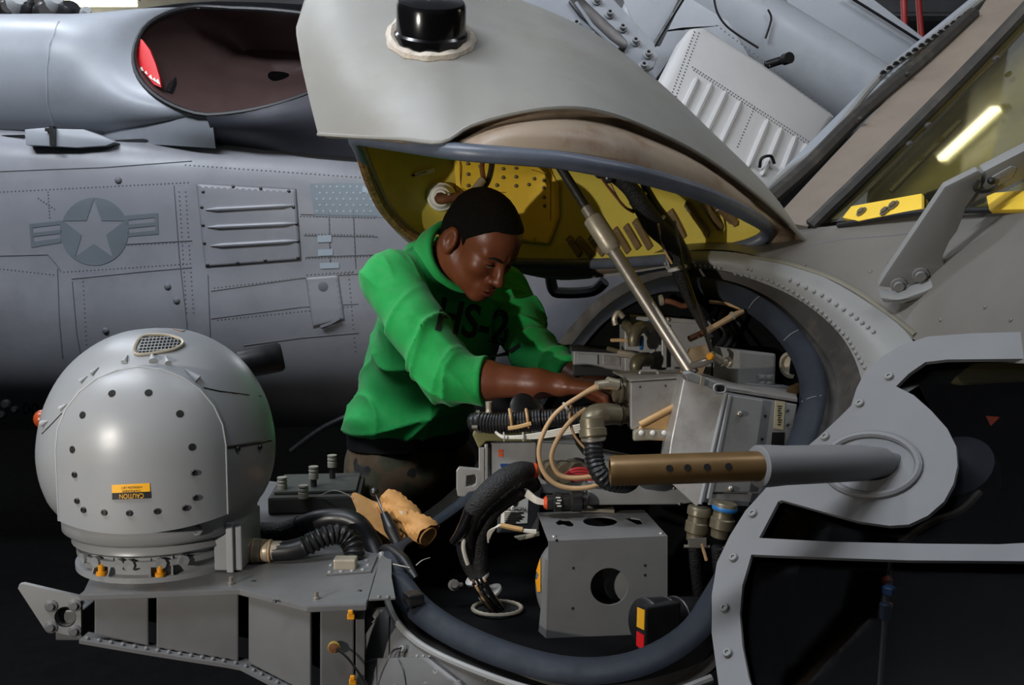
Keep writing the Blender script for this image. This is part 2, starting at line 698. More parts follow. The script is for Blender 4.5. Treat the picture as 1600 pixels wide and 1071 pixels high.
# fluorescent fittings, each a thing
LAMPG = mat('lit_tube', (255, 250, 224), 0.4, emit=((255, 246, 206), 7.0))
LAMPH = mat('lamp_housing', (150, 152, 154), 0.5)


def ceiling_light(c, sx, sy, label):
    t = thing('ceiling_light', label, 'ceiling light', V(c), 'ceiling lights of the hangar')
    c = V(c)
    add('lamp_housing', [cbox(c + V((0, 0, 0.06)), sx, sy, 0.06), cbox(c + V((0, 0, 0.12)), sx * 0.5, sy * 0.4, 0.07)], LAMPH, t, 0, bevel=0.008)
    add('diffuser', [cbox(c + V((0, dy * sy, 0)), sx * 0.94, sy * 0.4, 0.06) for dy in (-0.24, 0.24)], LAMPG, t, 0, bevel=0.012)
    return t


ceiling_light(WZ(150, 2, 4.4), 0.9, 0.32, 'bright fluorescent light above the far helicopter, top left of the picture')
ceiling_light(WZ(95, 3, 4.4) + V((-0.25, 0.35, 0)), 0.5, 0.32, 'smaller bright fluorescent light left of the large one at top left')
ceiling_light((2.35, 6.75, 2.95), 0.55, 0.2, 'small bright lamp glinting between folded tail and windshield')

tl = ceiling_light((0.487, 5.2, 4.3), 0.56, 0.036, 'long thin fluorescent tube mirrored as a bright streak in the windshield')
tl.rotation_euler = (0, 0, math.atan2(-0.45, 0.37))

# red pipes high on the right
for k, (a, b) in enumerate((((1411, -40), (1415, 56)), ((1432, -40), (1445, 66)))):
    t = add('red_pipe', [rod(W(a[0], a[1], 6.0 + 0.2 * k), W(b[0], b[1] + 60, 6.0 + 0.2 * k), 0.019, 12), lathe([(0.03, 0), (0.03, 0.05)], W(a[0], a[1] + 8, 6.0 + 0.2 * k), (0, 0, 1), 12)], PIPER)
    tag(t, ('red pipe hanging from the ceiling, the left and thinner of the two', 'slanting red pipe hanging from the ceiling, right of its twin')[k], 'pipe', 'red overhead pipes')

# ================================================================== far helicopter on the left
FAR = thing('helicopter', 'parked grey helicopter behind the man with roundel and flag on its side', 'helicopter', (-1.6, 4.2, 0))
prof = [(4.7, 250), (4.05, 232), (3.87, 244), (3.83, 310), (3.86, 420), (3.88, 500), (3.96, 570), (4.1, 620), (4.3, 650), (4.7, 668)]
rows = []
for d, y in prof:
    z = W(0, y, d).z
    row = []
    for px, dz, dd in ((-420, 0.02, 0.05), (-60, 0.02, 0.0), (200, 0.01, 0.0), (480, 0.0, 0.02), (700, -0.02, 0.08), (880, -0.06, 0.2), (1000, -0.12, 0.42)):
        x = (px - 800) / FPX * 3.95
        k = (z - 0.85) / 1.1
        row.append(V((x, d + dd + 0.0, z + dz * k * 4)))
    rows.append(row)
FUS = surf(rows, 6, 4)
add('fuselage', FUS, BGREY, FAR, 60)
FT = bvh(FUS)

# engine cowling: left barrel running into the intake mouth
def arc_row(cx, cy, cz, ry, rz, tilt, n=14):
    """half ring facing the camera, from top to bottom"""
    sg = lambda v, k: math.copysign(abs(v) ** k, v)
    return [V((cx + tilt * math.sin(a), cy - ry * sg(math.cos(a), 0.62), cz + rz * sg(math.sin(a), 0.85))) for a in [math.pi / 2 - math.pi * k / (n - 1) for k in range(n)]]


zt, zb = W(0, 31, 4.2).z, W(0, 226, 4.15).z
zc, hz = (zt + zb) / 2, (zt - zb) / 2
xs = lambda px, d=4.0: (px - 800) / FPX * d
lip_px = [(345, 13, 4.22), (300, 12, 4.2), (256, 24, 4.13), (225, 46, 4.05), (210, 80, 3.98), (213, 112, 3.92), (232, 140, 3.86), (262, 162, 3.81), (297, 176, 3.78), (330, 181, 3.77)]
lip = cr(Ws(lip_px), 14)
rows = [arc_row(xs(-420), 4.25, zc, 0.36, hz * 0.98, 0), arc_row(xs(-80), 4.25, zc, 0.38, hz, 0), arc_row(xs(75), 4.25, zc, 0.40, hz, 0.0),
        arc_row(xs(140), 4.25, zc, 0.41, hz * 1.0, 0.0)]
rows.append([a.lerp(b, 0.62) + V((0, -0.03, 0)) for a, b in zip(rows[-1], lip)])
rows.append(lip)
CW = surf(rows, 2, 5)
add('engine_cowling', CW, COWL, FAR, 60)
CT = bvh(CW)
# mouth: full loop, liner, plug
mouth = Ws(lip_px) + Ws([(400, 172, 3.76), (480, 148, 3.8), (560, 110, 3.88), (588, 78, 3.98), (560, 46, 4.08), (500, 26, 4.15), (420, 16, 4.2)])
ml = cr(mouth, 56, True)
mc = sum(ml, V()) / len(ml)
add('intake_lip', sweep(ml, 0.012, 8, True), BLACK, FAR, label='black lip around the intake mouth')
duct = [ml, [mc + (p - mc) * 0.97 + V((0.02, 0.12, 0.0)) for p in ml], [mc + (p - mc) * 0.85 + V((0.05, 0.26, 0.01)) for p in ml],
        [mc + (p - mc) * 0.55 + V((0.02, 0.42, 0.0)) for p in ml], [mc + (p - mc) * 0.1 + V((0.0, 0.47, 0.0)) for p in ml]]
add('intake_duct', loft(duct, True), DUCT, FAR, 60, label='dark brown inside of the intake')
DT = bvh(loft(duct, True))
ring = [W(236, 52, 4.16), W(262, 76, 4.24), W(275, 112, 4.22), W(262, 150, 4.0)]
add('duct_ring', tube(ring, 0.022, 8), BLACK, FAR, label='dark ring inside the intake')
cov = [(213, 56), (222, 62), (234, 78), (243, 100), (249, 120), (252, 137), (240, 132), (226, 115), (214, 95), (210, 78)]
cpl = Pl(W(213, 56, 4.02), W(252, 137, 3.93), W(210, 90, 3.99))
add('plug_cover', prism([cpl.at(*p) for p in cov], (0.0, 0.02, 0)), RED, FAR, bevel=0.002, label='red intake cover with worn white lettering')
for k, (x, y, s) in enumerate(((221, 108, 7), (228, 114, 6), (235, 121, 8), (241, 125, 7), (246, 128, 9))):
    add('white_letter', prism([cpl.at(x - s * 0.4, y - s * 0.2, 0.003), cpl.at(x + s * 0.1, y - s * 0.55, 0.003), cpl.at(x + s * 0.5, y + s * 0.5, 0.003), cpl.at(x, y + s * 0.25, 0.003)], (0, 0.001, 0)), PWHITE, FAR, 0)
# dark blue collar below the mouth
rows = [Ws([(322, 182, 3.76), (400, 172, 3.75), (480, 148, 3.79), (600, 100, 3.9)]), Ws([(330, 205, 3.8), (400, 200, 3.76), (480, 190, 3.78), (600, 165, 3.85)]),
        Ws([(338, 231, 3.97), (410, 234, 3.9), (480, 240, 3.87), (610, 250, 3.9)])]
add('cowling_collar', surf(rows, 6, 4), DBLUE, FAR, 60, label='dark blue panel under the intake')
# cowl top line and upper deck behind
add('upper_deck', surf([Ws([(-60, 34, 4.6), (140, 24, 4.6), (340, 2, 4.6), (640, 18, 4.6)]), Ws([(-60, 60, 5.0), (140, 60, 5.0), (340, 60, 5.0), (640, 60, 5.0)])], 4, 3), COWL, FAR, 60)
# latch fairing, sill and seams
lf = [(38, 202), (75, 199), (85, 201), (130, 202), (160, 213), (180, 222), (165, 228), (120, 231), (84, 229), (40, 227)]
fair = [hit(CT, x, min(y, 219), 0.0)[0] for x, y in lf]
fpl = Pl(W(40, 215, 3.80), W(180, 222, 3.83), W(100, 228, 3.81))
add('latch_fairing', prism([fpl.at(*p) for p in lf], (0, 0.14, 0)), COWL, FAR, bevel=0.016)
add('latch', [cbox(fpl.at(83, 213, 0.01), 0.016, 0.03, 0.075), cbox(fpl.at(78, 203, 0.012), 0.03, 0.02, 0.012)], STEELD, FAR, 0)
add('cowl_sill', tube([W(-30, 214, 3.9), W(38, 213, 3.87)], 0.006, 6), BLACK, FAR, label='dark gap under the cowling')
add('cowl_sill', [tube([W(180, 222, 3.9), W(230, 220, 3.9), W(265, 223, 3.9), W(280, 227, 3.9)], 0.008, 6)], BLACK, FAR, label='dark gap under the cowling')
add('cowl_skirt', surf([Ws([(150, 185, 3.99), (232, 160, 3.89), (290, 176, 3.80), (331, 183, 3.77)]), Ws([(150, 206, 3.99), (230, 196, 3.88), (290, 203, 3.81), (334, 208, 3.79)]), Ws([(150, 228, 4.0), (230, 226, 3.9), (290, 229, 3.85), (337, 232, 3.84)])], 4, 3), COWL, FAR, 60)


def seam_on(tree, pts, w, m, parent, name='panel_seam', off=0.001):
    P = []
    for i in range(len(pts) - 1):
        (x0, y0), (x1, y1) = pts[i], pts[i + 1]
        k = max(2, int(math.hypot(x1 - x0, y1 - y0) / 16))
        for j in range(k):
            P.append(hit(tree, x0 + (x1 - x0) * j / k, y0 + (y1 - y0) * j / k, off)[0])
    P.append(hit(tree, *pts[-1], off)[0])
    return add(name, sweep(P, w, 5), m, parent)


seam_on(CT, [(92, 34), (78, 70), (73, 110), (74, 160), (84, 200)], 0.004, SEAML, FAR)
for pts in ([(90, 420), (93, 500), (98, 560)], [(113, 440), (120, 520), (130, 580)], [(272, 290), (280, 400), (292, 505), (296, 580)], [(325, 430), (330, 560)],
            [(0, 400), (75, 398), (90, 415), (95, 424)], [(112, 436), (220, 425), (300, 418)], [(330, 455), (470, 435), (560, 428)], [(330, 498), (470, 480), (560, 475)],
            [(190, 382), (300, 376)], [(470, 335), (590, 338)], [(475, 368), (590, 370)], [(478, 402), (590, 398)], [(380, 540), (470, 528), (560, 520)],
            [(0, 268), (160, 262), (300, 252)], [(514, 330), (516, 420)], [(552, 330), (556, 420)]):
    seam_on(FT, pts, 0.0018, SEAM, FAR)
# riveted louvre panel
lp = [(308, 288), (462, 296), (470, 406), (322, 417)]
decal('access_panel', [lp], FT, 0.003, BGREY, FAR, 8, thick=0.003)
seam_on(FT, lp + [lp[0]], 0.0028, SEAM, FAR, 'panel_edge', 0.002)
for a, b in (((322, 328), (460, 321)), ((325, 355), (463, 349)), ((330, 384), (466, 376))):
    P = [hit(FT, a[0] + (b[0] - a[0]) * k / 8, a[1] + (b[1] - a[1]) * k / 8, 0.008)[0] for k in range(9)]
    add('pressed_rib', sweep(P, [0.002] + [0.009] * 7 + [0.002], 8), BGREY, FAR)
for x, y in ((318, 300), (365, 292), (408, 295), (452, 299), (316, 324), (459, 324), (318, 352), (464, 350), (320, 380), (466, 377), (325, 414), (372, 411), (415, 407), (466, 403)):
    p, n = hit(FT, x, y, 0.006)
    stud('fastener', p, n, 'far_fast', dome(0.007, 0.004), STEELD, FAR, 8)
# little hatch
hp = [(478, 434), (528, 430), (538, 500), (490, 512)]
seam_on(FT, hp + [hp[0]], 0.0024, SEAM, FAR, 'hatch_edge')
decal('hatch', [hp], FT, 0.0015, BGREY, FAR, 8, thick=0.0015)
p, n = hit(FT, 505, 448)
add('hatch_latch', lathe([(0.02, 0), (0.02, 0.004), (0.012, 0.006), (0.0001, 0.006)], p, n, 14), SEAM, FAR)
p, n = hit(FT, 515, 505)
add('hatch_handle', sweep([hit(FT, 502, 510, 0.012)[0], hit(FT, 518, 504, 0.015)[0], hit(FT, 532, 497, 0.012)[0]], 0.007, 6), SEAM, FAR)
for x, y in ((262, 448), (185, 282), (276, 470), (165, 517)):
    p, n = hit(FT, x, y)
    add('button', lathe(dome(0.014, 0.008), p, n, 12), SEAM, FAR)
# rivet rows, thousands on the real skin: one stuff part
riv = []
for (a, b, st) in (((0, 300), (300, 285), 6), ((100, 425), (300, 412), 6), ((280, 300), (292, 500), 7), ((290, 300), (303, 500), 7), ((335, 450), (560, 425), 6), ((470, 338), (590, 341), 5),
                   ((478, 366), (590, 368), 5), ((478, 404), (590, 400), 5), ((514, 330), (517, 420), 7), ((552, 330), (556, 420), 7), ((200, 383), (300, 378), 6), ((130, 440), (136, 560), 7),
                   ((60, 310), (90, 330), 5), ((75, 300), (78, 345), 5), ((340, 500), (560, 478), 6), ((290, 258), (570, 278), 7), ((0, 420), (90, 430), 6), ((480, 430), (560, 424), 6), ((545, 430), (556, 560), 7)):
    L = math.hypot(b[0] - a[0], b[1] - a[1])
    for k in range(int(L / st)):
        t = k * st / L
        p, n = hit(FT, a[0] + (b[0] - a[0]) * t, a[1] + (b[1] - a[1]) * t, 0)
        riv.append(lathe([(0.0038, 0), (0.0022, 0.002), (0.0001, 0.0025)], p, n, 5))
add('rivets', riv, SEAM, FAR, kind='stuff')
# star roundel, bars, flag
C0 = ell(148, 362, 53, 53, 40)
star = []
for k in range(10):
    r = 50 if k % 2 == 0 else 20
    a = -math.pi / 2 + k * math.pi / 5
    star.append((147 + r * math.cos(a), 361 + r * math.sin(a)))
decal('roundel_disc', [C0, star], FT, 0.002, ROUND, FAR, 10, label='dull grey national roundel disc around a star')
decal('roundel_bar', [[(196, 337), (247, 333), (248, 366), (200, 370)], [(200, 344), (242, 340), (242, 347), (201, 351)], [(201, 357), (243, 353), (243, 360), (202, 364)]], FT, 0.002, ROUND, FAR)
decal('roundel_bar', [[(46, 350), (97, 345), (96, 379), (49, 387)], [(51, 356), (94, 351), (94, 359), (52, 364)], [(52, 370), (94, 365), (94, 372), (53, 378)]], FT, 0.002, ROUND, FAR)
decal('flag_canton', [[(483, 287), (600, 286), (600, 340), (492, 338)]], FT, 0.002, FLAGB, FAR, label='faded flag field dotted with small stars')
for r in range(5):
    for c in range(9):
        decal('flag_star', [ell(495 + c * 10.5 + (r % 2) * 5, 292 + r * 9.5, 1.9, 1.9, 6)], FT, 0.003, FLAGP, FAR)
for x0, x1, y0, y1 in ((496, 518, 368, 379), (497, 520, 390, 400), (500, 530, 411, 420), (566, 596, 293, 301)):
    decal('flag_stripe', [[(x0, y0), (x1, y0 - 1), (x1, y1 - 1), (x0, y1)]], FT, 0.0035, FLAGP, FAR)
text_on('hull_number', '00', FT, 48, 650 if False else 640, 26, PBLACK, FAR)
# struts, wheel gear and clutter under the far hull, rotor head pieces over the cowling
add('cabin_step', [tube([W(455, 705, 3.9), W(500, 672, 3.88), W(540, 652, 3.86), W(575, 640, 3.86)], 0.012, 8)], BLACK, FAR)
gear = thing('tyre', 'dark tyre and hub of the far helicopter behind the turret', 'tyre', W(20, 660, 4.1))
for k, (x, y, r) in enumerate(((12, 632, 0.022), (26, 640, 0.016), (6, 648, 0.018))):
    add('gear_link', lathe([(r * 0.4, 0), (r, 0.005), (r, 0.03), (r * 0.6, 0.04)], W(x, y, 4.0), (0.2, -1, 0.1), 12), BLACK, FAR)
bpy.data.objects.remove(gear)
hub = [(8, 14, 0.04), (26, 8, 0.05), (44, 22, 0.035), (70, 20, 0.055), (84, 8, 0.045), (108, 22, 0.05), (58, 4, 0.04), (132, 26, 0.026)]
for k, (x, y, r) in enumerate(hub):
    add('rotor_head_fitting', [lathe([(r * 0.5, -0.05), (r, -0.04), (r, 0.03), (r * 0.7, 0.05)], W(x, y, 4.5), (0.5, -0.6, (k % 3) * 0.4), 12),
                               rod(W(x, y, 4.5), W(x + 14, y + 10, 4.5), r * 0.3, 8)], (STEELD, LAMPH, BLACK)[k % 3], FAR)

# ================================================================== folded tail of a third helicopter, top right
TAIL = thing('helicopter', 'pale helicopter tail folded forward, stabilator and boom above the nose door', 'helicopter', W(1180, 150, 3.4))
sp = Pl(W(1080, 50, 3.2), W(1310, 180, 3.32), W(1010, 160, 2.95))
ST = [(1079, 41), (1100, 38), (1190, 95), (1310, 180), (1270, 240), (1215, 330), (1120, 300), (1026, 146)]
stp = [sp.at(*p) for p in ST]
add('stabilator', prism(stp, sp.n * -0.10), TAILW, TAIL, bevel=0.028, smooth=60, label='cream white stabilator with pressed ribs')
for a, b in (((1090, 122), (1060, 185)), ((1112, 130), (1078, 200)), ((1134, 143), (1100, 214)), ((1157, 158), (1124, 228)), ((1200, 187), (1168, 262)), ((1221, 200), (1190, 275)), ((1243, 213), (1213, 290)), ((1260, 225), (1232, 296))):
    P = [sp.at(a[0] + (b[0] - a[0]) * t, a[1] + (b[1] - a[1]) * t, 0.002) for t in (0, 0.05, 0.2, 0.5, 0.8, 0.95, 1)]
    add('pressed_rib', sweep(P, [0.003, 0.009, 0.011, 0.011, 0.011, 0.009, 0.003], 8), TAILW, TAIL)
riv = []
for a, b, st in (((1085, 50), (1045, 160), 5), ((1092, 52), (1052, 162), 5), ((1082, 105), (1280, 232), 5), ((1084, 110), (1278, 236), 5), ((1178, 170), (1150, 235), 5), ((1120, 40), (1300, 178), 8)):
    L = math.hypot(b[0] - a[0], b[1] - a[1])
    for k in range(int(L / st)):
        t = k * st / L
        riv.append(lathe([(0.0035, 0), (0.002, 0.002), (0.0001, 0.0025)], sp.at(a[0] + (b[0] - a[0]) * t, a[1] + (b[1] - a[1]) * t), sp.n, 5))
add('rivets', riv, SEAM, TAIL, kind='stuff')
add('tail_boom', lathe([(0.15, -0.2), (0.155, 0.0), (0.155, 0.6), (0.14, 1.25), (0.12, 1.5)], W(1090, 0, 3.75), W(1340, 150, 3.75) - W(1090, 0, 3.75), 28), TAILG, TAIL, label='round pale tail boom')
add('tail_pylon', prism([W(*p, 3.6) for p in ((985, -20), (1060, -20), (1140, 30), (1180, 95), (1120, 85), (1070, 60), (1025, 130), (990, 60), (970, 20))], (0, 0.12, 0)), TAILG, TAIL, bevel=0.03)
add('rotor_blade', prism([W(*p, 3.3) for p in ((960, -30), (1075, -30), (1026, 70), (1008, 66), (985, 28))], (0.02, 0.05, 0)), TAILG, TAIL, bevel=0.012)
add('blade_edge', tube([W(1078, -20, 3.28), W(1030, 58, 3.28), W(1022, 72, 3.28)], 0.007, 8), BLACK, TAIL, label='black edge of the rotor blade')
add('rotor_blade', prism([W(*p, 4.0) for p in ((1210, -30), (1330, -30), (1450, 62), (1400, 110), (1310, 84), (1290, 48), (1240, 20))], (0.0, 0.05, 0)), TAILG, TAIL, bevel=0.015)
add('blade_edge', tube([W(1322, -8, 3.97), W(1380, 28, 3.97), W(1440, 66, 3.97)], 0.006, 8), BLACK, TAIL)
add('tail_wire', [tube([W(1116, 0, 3.5), W(1122, 22, 3.5), W(1140, 45, 3.5), W(1185, 75, 3.5)], 0.004, 6), tube([W(1200, 15, 3.58), W(1205, 30, 3.58), W(1196, 60, 3.58)], 0.004, 6)], BLACK, TAIL)
add('hinge_clamp', [rod(W(1196, 102, 3.35), W(1228, 92, 3.35), 0.014, 10), lathe([(0.02, 0), (0.02, 0.03)], W(1226, 93, 3.34), (0.3, -1, 0), 10)], BLACK, TAIL)
add('handle_hoop', tube([sp.at(1187, 262, 0.01), sp.at(1190, 248, 0.03), sp.at(1204, 244, 0.03), sp.at(1210, 256, 0.02)], 0.005, 6), BLACK, TAIL)
add('lashing', [blob(W(1306 + i * 5, 66 + i * 4, 4.1), 0.018, 0.02, 0.014, 8, 5) for i in range(4)], PIPER, TAIL, label='red rag tied on the blade')
# ================================================================== the near helicopter: nose, bay, door, windshield
NEAR = thing('helicopter', 'near grey helicopter nose with raised door, open equipment bay, windshield and pitot tube', 'helicopter', W(1250, 800, 1.7))

# ---- raised nose door (part nose_door, its pieces sub-parts)
E0 = [(497, 210, 1.75), (560, 214, 1.68), (625, 217, 1.62), (690, 222, 1.58), (735, 197, 1.595), (800, 178, 1.605), (870, 168, 1.62), (930, 172, 1.65),
      (1000, 195, 1.71), (1100, 245, 1.83), (1200, 320, 1.98), (1262, 381, 2.1)]
T0 = [(466, 40, 1.9), (500, -40, 2.0), (580, -70, 2.05), (660, -80, 2.1), (705, -52, 2.12), (748, -18, 2.14), (801, 13, 2.15), (870, 41, 2.16),
      (942, 77, 2.18), (1050, 164, 2.2), (1176, 290, 2.2), (1264, 383, 2.12)]
F0 = [(545, 190, 2.15), (566, 265, 2.36), (596, 335, 2.5), (650, 388, 2.6), (720, 412, 2.66), (800, 425, 2.68), (850, 435, 2.68), (890, 438, 2.6),
      (960, 431, 2.5), (1060, 415, 2.32), (1190, 395, 2.18), (1264, 385, 2.12)]
S0 = [(556, 216, 1.9), (585, 219, 1.8), (635, 226, 1.68), (690, 234, 1.6), (735, 239, 1.57), (800, 244, 1.56), (870, 250, 1.56), (930, 260, 1.58),
      (1000, 274, 1.62), (1095, 302, 1.73), (1170, 337, 1.9), (1199, 360, 2.08)]
S1 = [(562, 232, 2.06), (578, 272, 2.22), (606, 330, 2.38), (655, 374, 2.49), (720, 398, 2.55), (800, 409, 2.58), (850, 411, 2.58), (890, 412, 2.52),
      (960, 411, 2.42), (1060, 403, 2.27), (1168, 383, 2.13)]
e, t, f = Ws(E0), Ws(T0), Ws(F0)
r1 = [a.lerp(b, 0.34) + V((0, -0.05, 0.0)) for a, b in zip(e, t)]
r2 = [a.lerp(b, 0.68) + V((0, -0.05, 0.015)) for a, b in zip(e, t)]
r1[0] = W(482, 150, 1.79)
r2[0] = W(468, 85, 1.85)
back = [a.lerp(b, 0.5) + V((0, 0.14, 0.12 if i < 3 else 0.0)) * (0.2 if i in (0, 11) else 1) for i, (a, b) in enumerate(zip(t, f))]
r1[-1], r2[-1] = e[-1].lerp(t[-1], 0.3), e[-1].lerp(t[-1], 0.6)
DSK = surf([e, r1, r2, t, back, f], 4, 4)
door = add('nose_door', DSK, DOOR, NEAR, 60, thick=-0.0)
DT2 = bvh(DSK)
el = crk(e, 4)
add('door_edge', sweep(el, 0.0035, 6), SEALANT if False else DOOR, door)
# worn flange between skin edge and seal, all round
sl = Ws(S0) + Ws(S1)[::-1]
eo = [p + V((0, 0.012, 0.0)) for p in Ws(E0)]
fo = Ws(F0)[:-1][::-1]
loopE = eo + fo
loopS = sl
midf = [a.lerp(b, 0.5) + V((0, -0.004, -0.002)) for a, b in zip(loopE, loopS)]
for i in range(5, 10):
    midf[i] = midf[i] + V((0, -0.022, 0.006))
lip1 = [a.lerp(b, 0.12) + V((0, 0.02, 0)) for a, b in zip(loopE, loopS)]
add('door_flange', surf([loopE, lip1, midf, loopS], 4, 3, True), TAN, door, 60, label='rust-streaked flange between door skin and seal')
seal_c = crk(loopS, 5, True)
add('door_seal', sweep(seal_c, 0.0145, 10, True), SEAL, door, label='blue-grey rubber seal around the door opening')
# yellow bowl
sc = sum(loopS, V()) / len(loopS)
def far_row(k, up, dy):
    return [sc + (p - sc) * k + V((0, dy, up)) for p in loopS[12:]]
top_c = V((sc.x, sc.y + 0.12, sc.z + 0.26))
def near_row(src, off):
    return [p + V(off) for p in src]
b0 = [sc + (p - sc) * 0.985 for p in loopS]
b1 = near_row([a_.lerp(b_, 0.5) for a_, b_ in zip(e, r1)], (0, 0.06, -0.02)) + far_row(0.985, 0.09, 0.0)
b2 = near_row(r1, (0, 0.07, -0.03)) + far_row(0.95, 0.18, 0.0)
b3 = near_row(r2, (0, 0.08, -0.05)) + far_row(0.86, 0.235, 0.0)
for row in (b1, b2, b3):
    for j_, k_ in ((0, 0.5), (1, 0.25), (7, 0.12), (8, 0.35), (9, 0.6), (10, 0.8), (11, 0.92), (12, 0.85), (13, 0.45), (14, 0.15)):
        row[j_] = row[j_].lerp(loopS[j_] + V((0, 0.01, 0.03)), k_)
b4 = [p.lerp(top_c, 0.45) for p in b3]
b5 = [p.lerp(top_c, 0.95) for p in b3]
BOWL = surf([b0, b1, b2, b3, b4, b5], 4, 3, True)
add('door_liner', BOWL, YEL, door, 70, label='yellow-green primed inside of the door')
BT = bvh(BOWL)
# brown flaking rim on the left
rim = [W(557, 216, 2.03), W(566, 250, 2.13), W(580, 290, 2.24), W(600, 328, 2.35), W(632, 361, 2.43), W(668, 382, 2.48)]
add('flaking_rim', tube(rim, [0.010, 0.012, 0.013, 0.013, 0.010], 8), RIMB, door, label='flaking brown edge on the left of the door')
# doubler with rivets
db = [(708, 236), (712, 300), (735, 312), (760, 372), (860, 382), (876, 340), (875, 290), (860, 262), (835, 236)]
decal('doubler_plate', [db], BT, 0.004, YEL2, door, 12, thick=0.003, label='brighter yellow riveted plate inside the door')
for x, y in ((731, 252), (731, 270), (731, 289), (733, 306), (750, 256), (786, 260), (786, 275), (806, 259), (806, 274), (835, 277), (852, 280), (852, 292), (852, 307), (853, 321), (776, 288), (826, 287), (806, 289), (760, 300)):
    p, n = hit(BT, x, y, 0.006)
    stud('rivet', p, n, 'door_rivet', dome(0.0055, 0.006), CONN, door, 8)
P = [hit(BT, x, y, 0.007)[0] for x, y in ((719, 248), (719, 285), (723, 294), (735, 298), (790, 300))]
add('doubler_line', sweep(cr(P, 24), 0.0012, 5), RUST, door)
P = [hit(BT, x, y, 0.007)[0] for x, y in ((830, 262), (850, 268), (862, 280), (863, 310), (863, 345))]
add('doubler_line', sweep(cr(P, 24), 0.0012, 5), RUST, door)
# bronze stiffener strips along the far foot of the liner
for a, b in (((889, 371), (908, 399)), ((904, 372), (926, 400)), ((923, 370), (945, 398)), ((962, 357), (984, 394)), ((979, 352), (1000, 388)), ((993, 344), (1018, 388)),
             ((1048, 328), (1070, 372)), ((1072, 316), (1108, 366)), ((1091, 306), (1127, 356)), ((1118, 318), (1146, 346)), ((1134, 330), (1152, 350))):
    pa, na = hit(BT, a[0], a[1])
    pb, nb = hit(BT, b[0], b[1])
    dx = (pb - pa).normalized()
    wd = dx.cross(na).normalized()
    L = (pb - pa).length
    o = add('stiffener_strip', para(pa - wd * 0.009 - na * 0.004, dx * L, wd * 0.018, na * 0.012), STRIP, door, 0, bevel=0.002)
    for s in (-0.004, 0.004):
        stud('rivet', pa + dx * 0.012 + wd * s + na * 0.008, na, 'strip_rivet', dome(0.0028, 0.003), STEEL, door, 8)
# white lamp socket with its brown plug
p, n = hit(BT, 690, 308)
ax = (n * 0.6 + V((-0.2, -0.9, 0.05))).normalized()
add('lamp_recess', lathe([(0.062, 0.0), (0.066, 0.004), (0.05, 0.006), (0.0001, 0.006)], p - n * 0.002, n, 24), YEL, door)
add('white_socket', lathe([(0.036, 0), (0.038, 0.012), (0.036, 0.03), (0.031, 0.034), (0.030, 0.042), (0.026, 0.046), (0.025, 0.054), (0.018, 0.058), (0.016, 0.066), (0.0001, 0.066)], p, ax, 24), PWHITE, door)
q = p + ax * 0.066
add('brown_plug', tube([q, q + V((0.0, -0.012, -0.008)), q + V((0.03, -0.01, -0.004)), q + V((0.062, 0.0, 0.006))], [0.012, 0.013, 0.011, 0.009], 10), RUST, door)
add('plug_tip', blob(q + V((0.024, -0.022, 0.004)), 0.005, 0.005, 0.005, 10, 6), STEEL, door)
# arrow placard
p1, _ = hit(BT, 646, 274, 0.006)
p2, _ = hit(BT, 678, 265, 0.006)
dx = (p2 - p1).normalized()
add('arrow_placard', [prism([p1 + V((0, 0, -0.005)), p2 + V((0, 0, -0.005)), p2 + V((0, 0, 0.006)), p1 + V((0, 0, 0.006))], (0, -0.001, 0))], PWHITE, door, 0)
add('placard_print', [prism([p1 + V((0, -0.0015, -0.002)), p2 + V((-0.003, -0.0015, -0.002)), p2 + V((-0.003, -0.0015, 0.003)), p1 + V((0.0, -0.0015, 0.003)), p1 + V((-0.014, -0.0015, 0.0005))], (0, -0.0006, 0))], PBLACK, door, 0)
# wires hanging behind the man's head
for a, w, m in (([(756, 240, 2.3), (753, 262, 2.28), (755, 282, 2.26), (746, 297, 2.25)], 0.006, RUST), ([(769, 240, 2.3), (768, 262, 2.28), (762, 284, 2.27), (752, 297, 2.27)], 0.007, BLACK)):
    add('door_wire', tube(Ws(a), w, 8), m, door)
add('wire_sleeve', rod(W(754, 282, 2.255), W(742, 297, 2.24), 0.010, 10), CONN2, door)
# black canister on the skin, white sealant round its foot
cp, cn = hit(DT2, 672, 62)
cax = (cn * 0.3 + V((0.05, -0.36, 0.9))).normalized()
ca, cu_, cw_ = basis(cax)
add('canister', lathe([(0.066, -0.05), (0.066, 0.012), (0.062, 0.016), (0.0615, 0.060), (0.058, 0.067), (0.028, 0.070), (0.0001, 0.070)], cp + V((0, 0.02, 0.004)), cax, 36), BLACKG, door, label='glossy black canister on the door skin')
add('canister_button', lathe(dome(0.008, 0.006), cp + V((0, 0.02, 0.004)) + cax * 0.070 + cu_ * 0.02, cax, 12), STEEL, door)
Q = []
for k in range(36):
    a = 2 * math.pi * k / 36
    q = cp + V((0, 0.02, 0)) + (cu_ * math.cos(a) + cw_ * math.sin(a)) * 0.070
    n1 = DT2.find_nearest(q)
    Q.append(n1[0])
add('sealant_bead', sweep(Q, [0.010 + 0.002 * math.sin(k * 1.9) for k in range(36)], 8, True), SEALANT, door, label='rough white sealant bead')
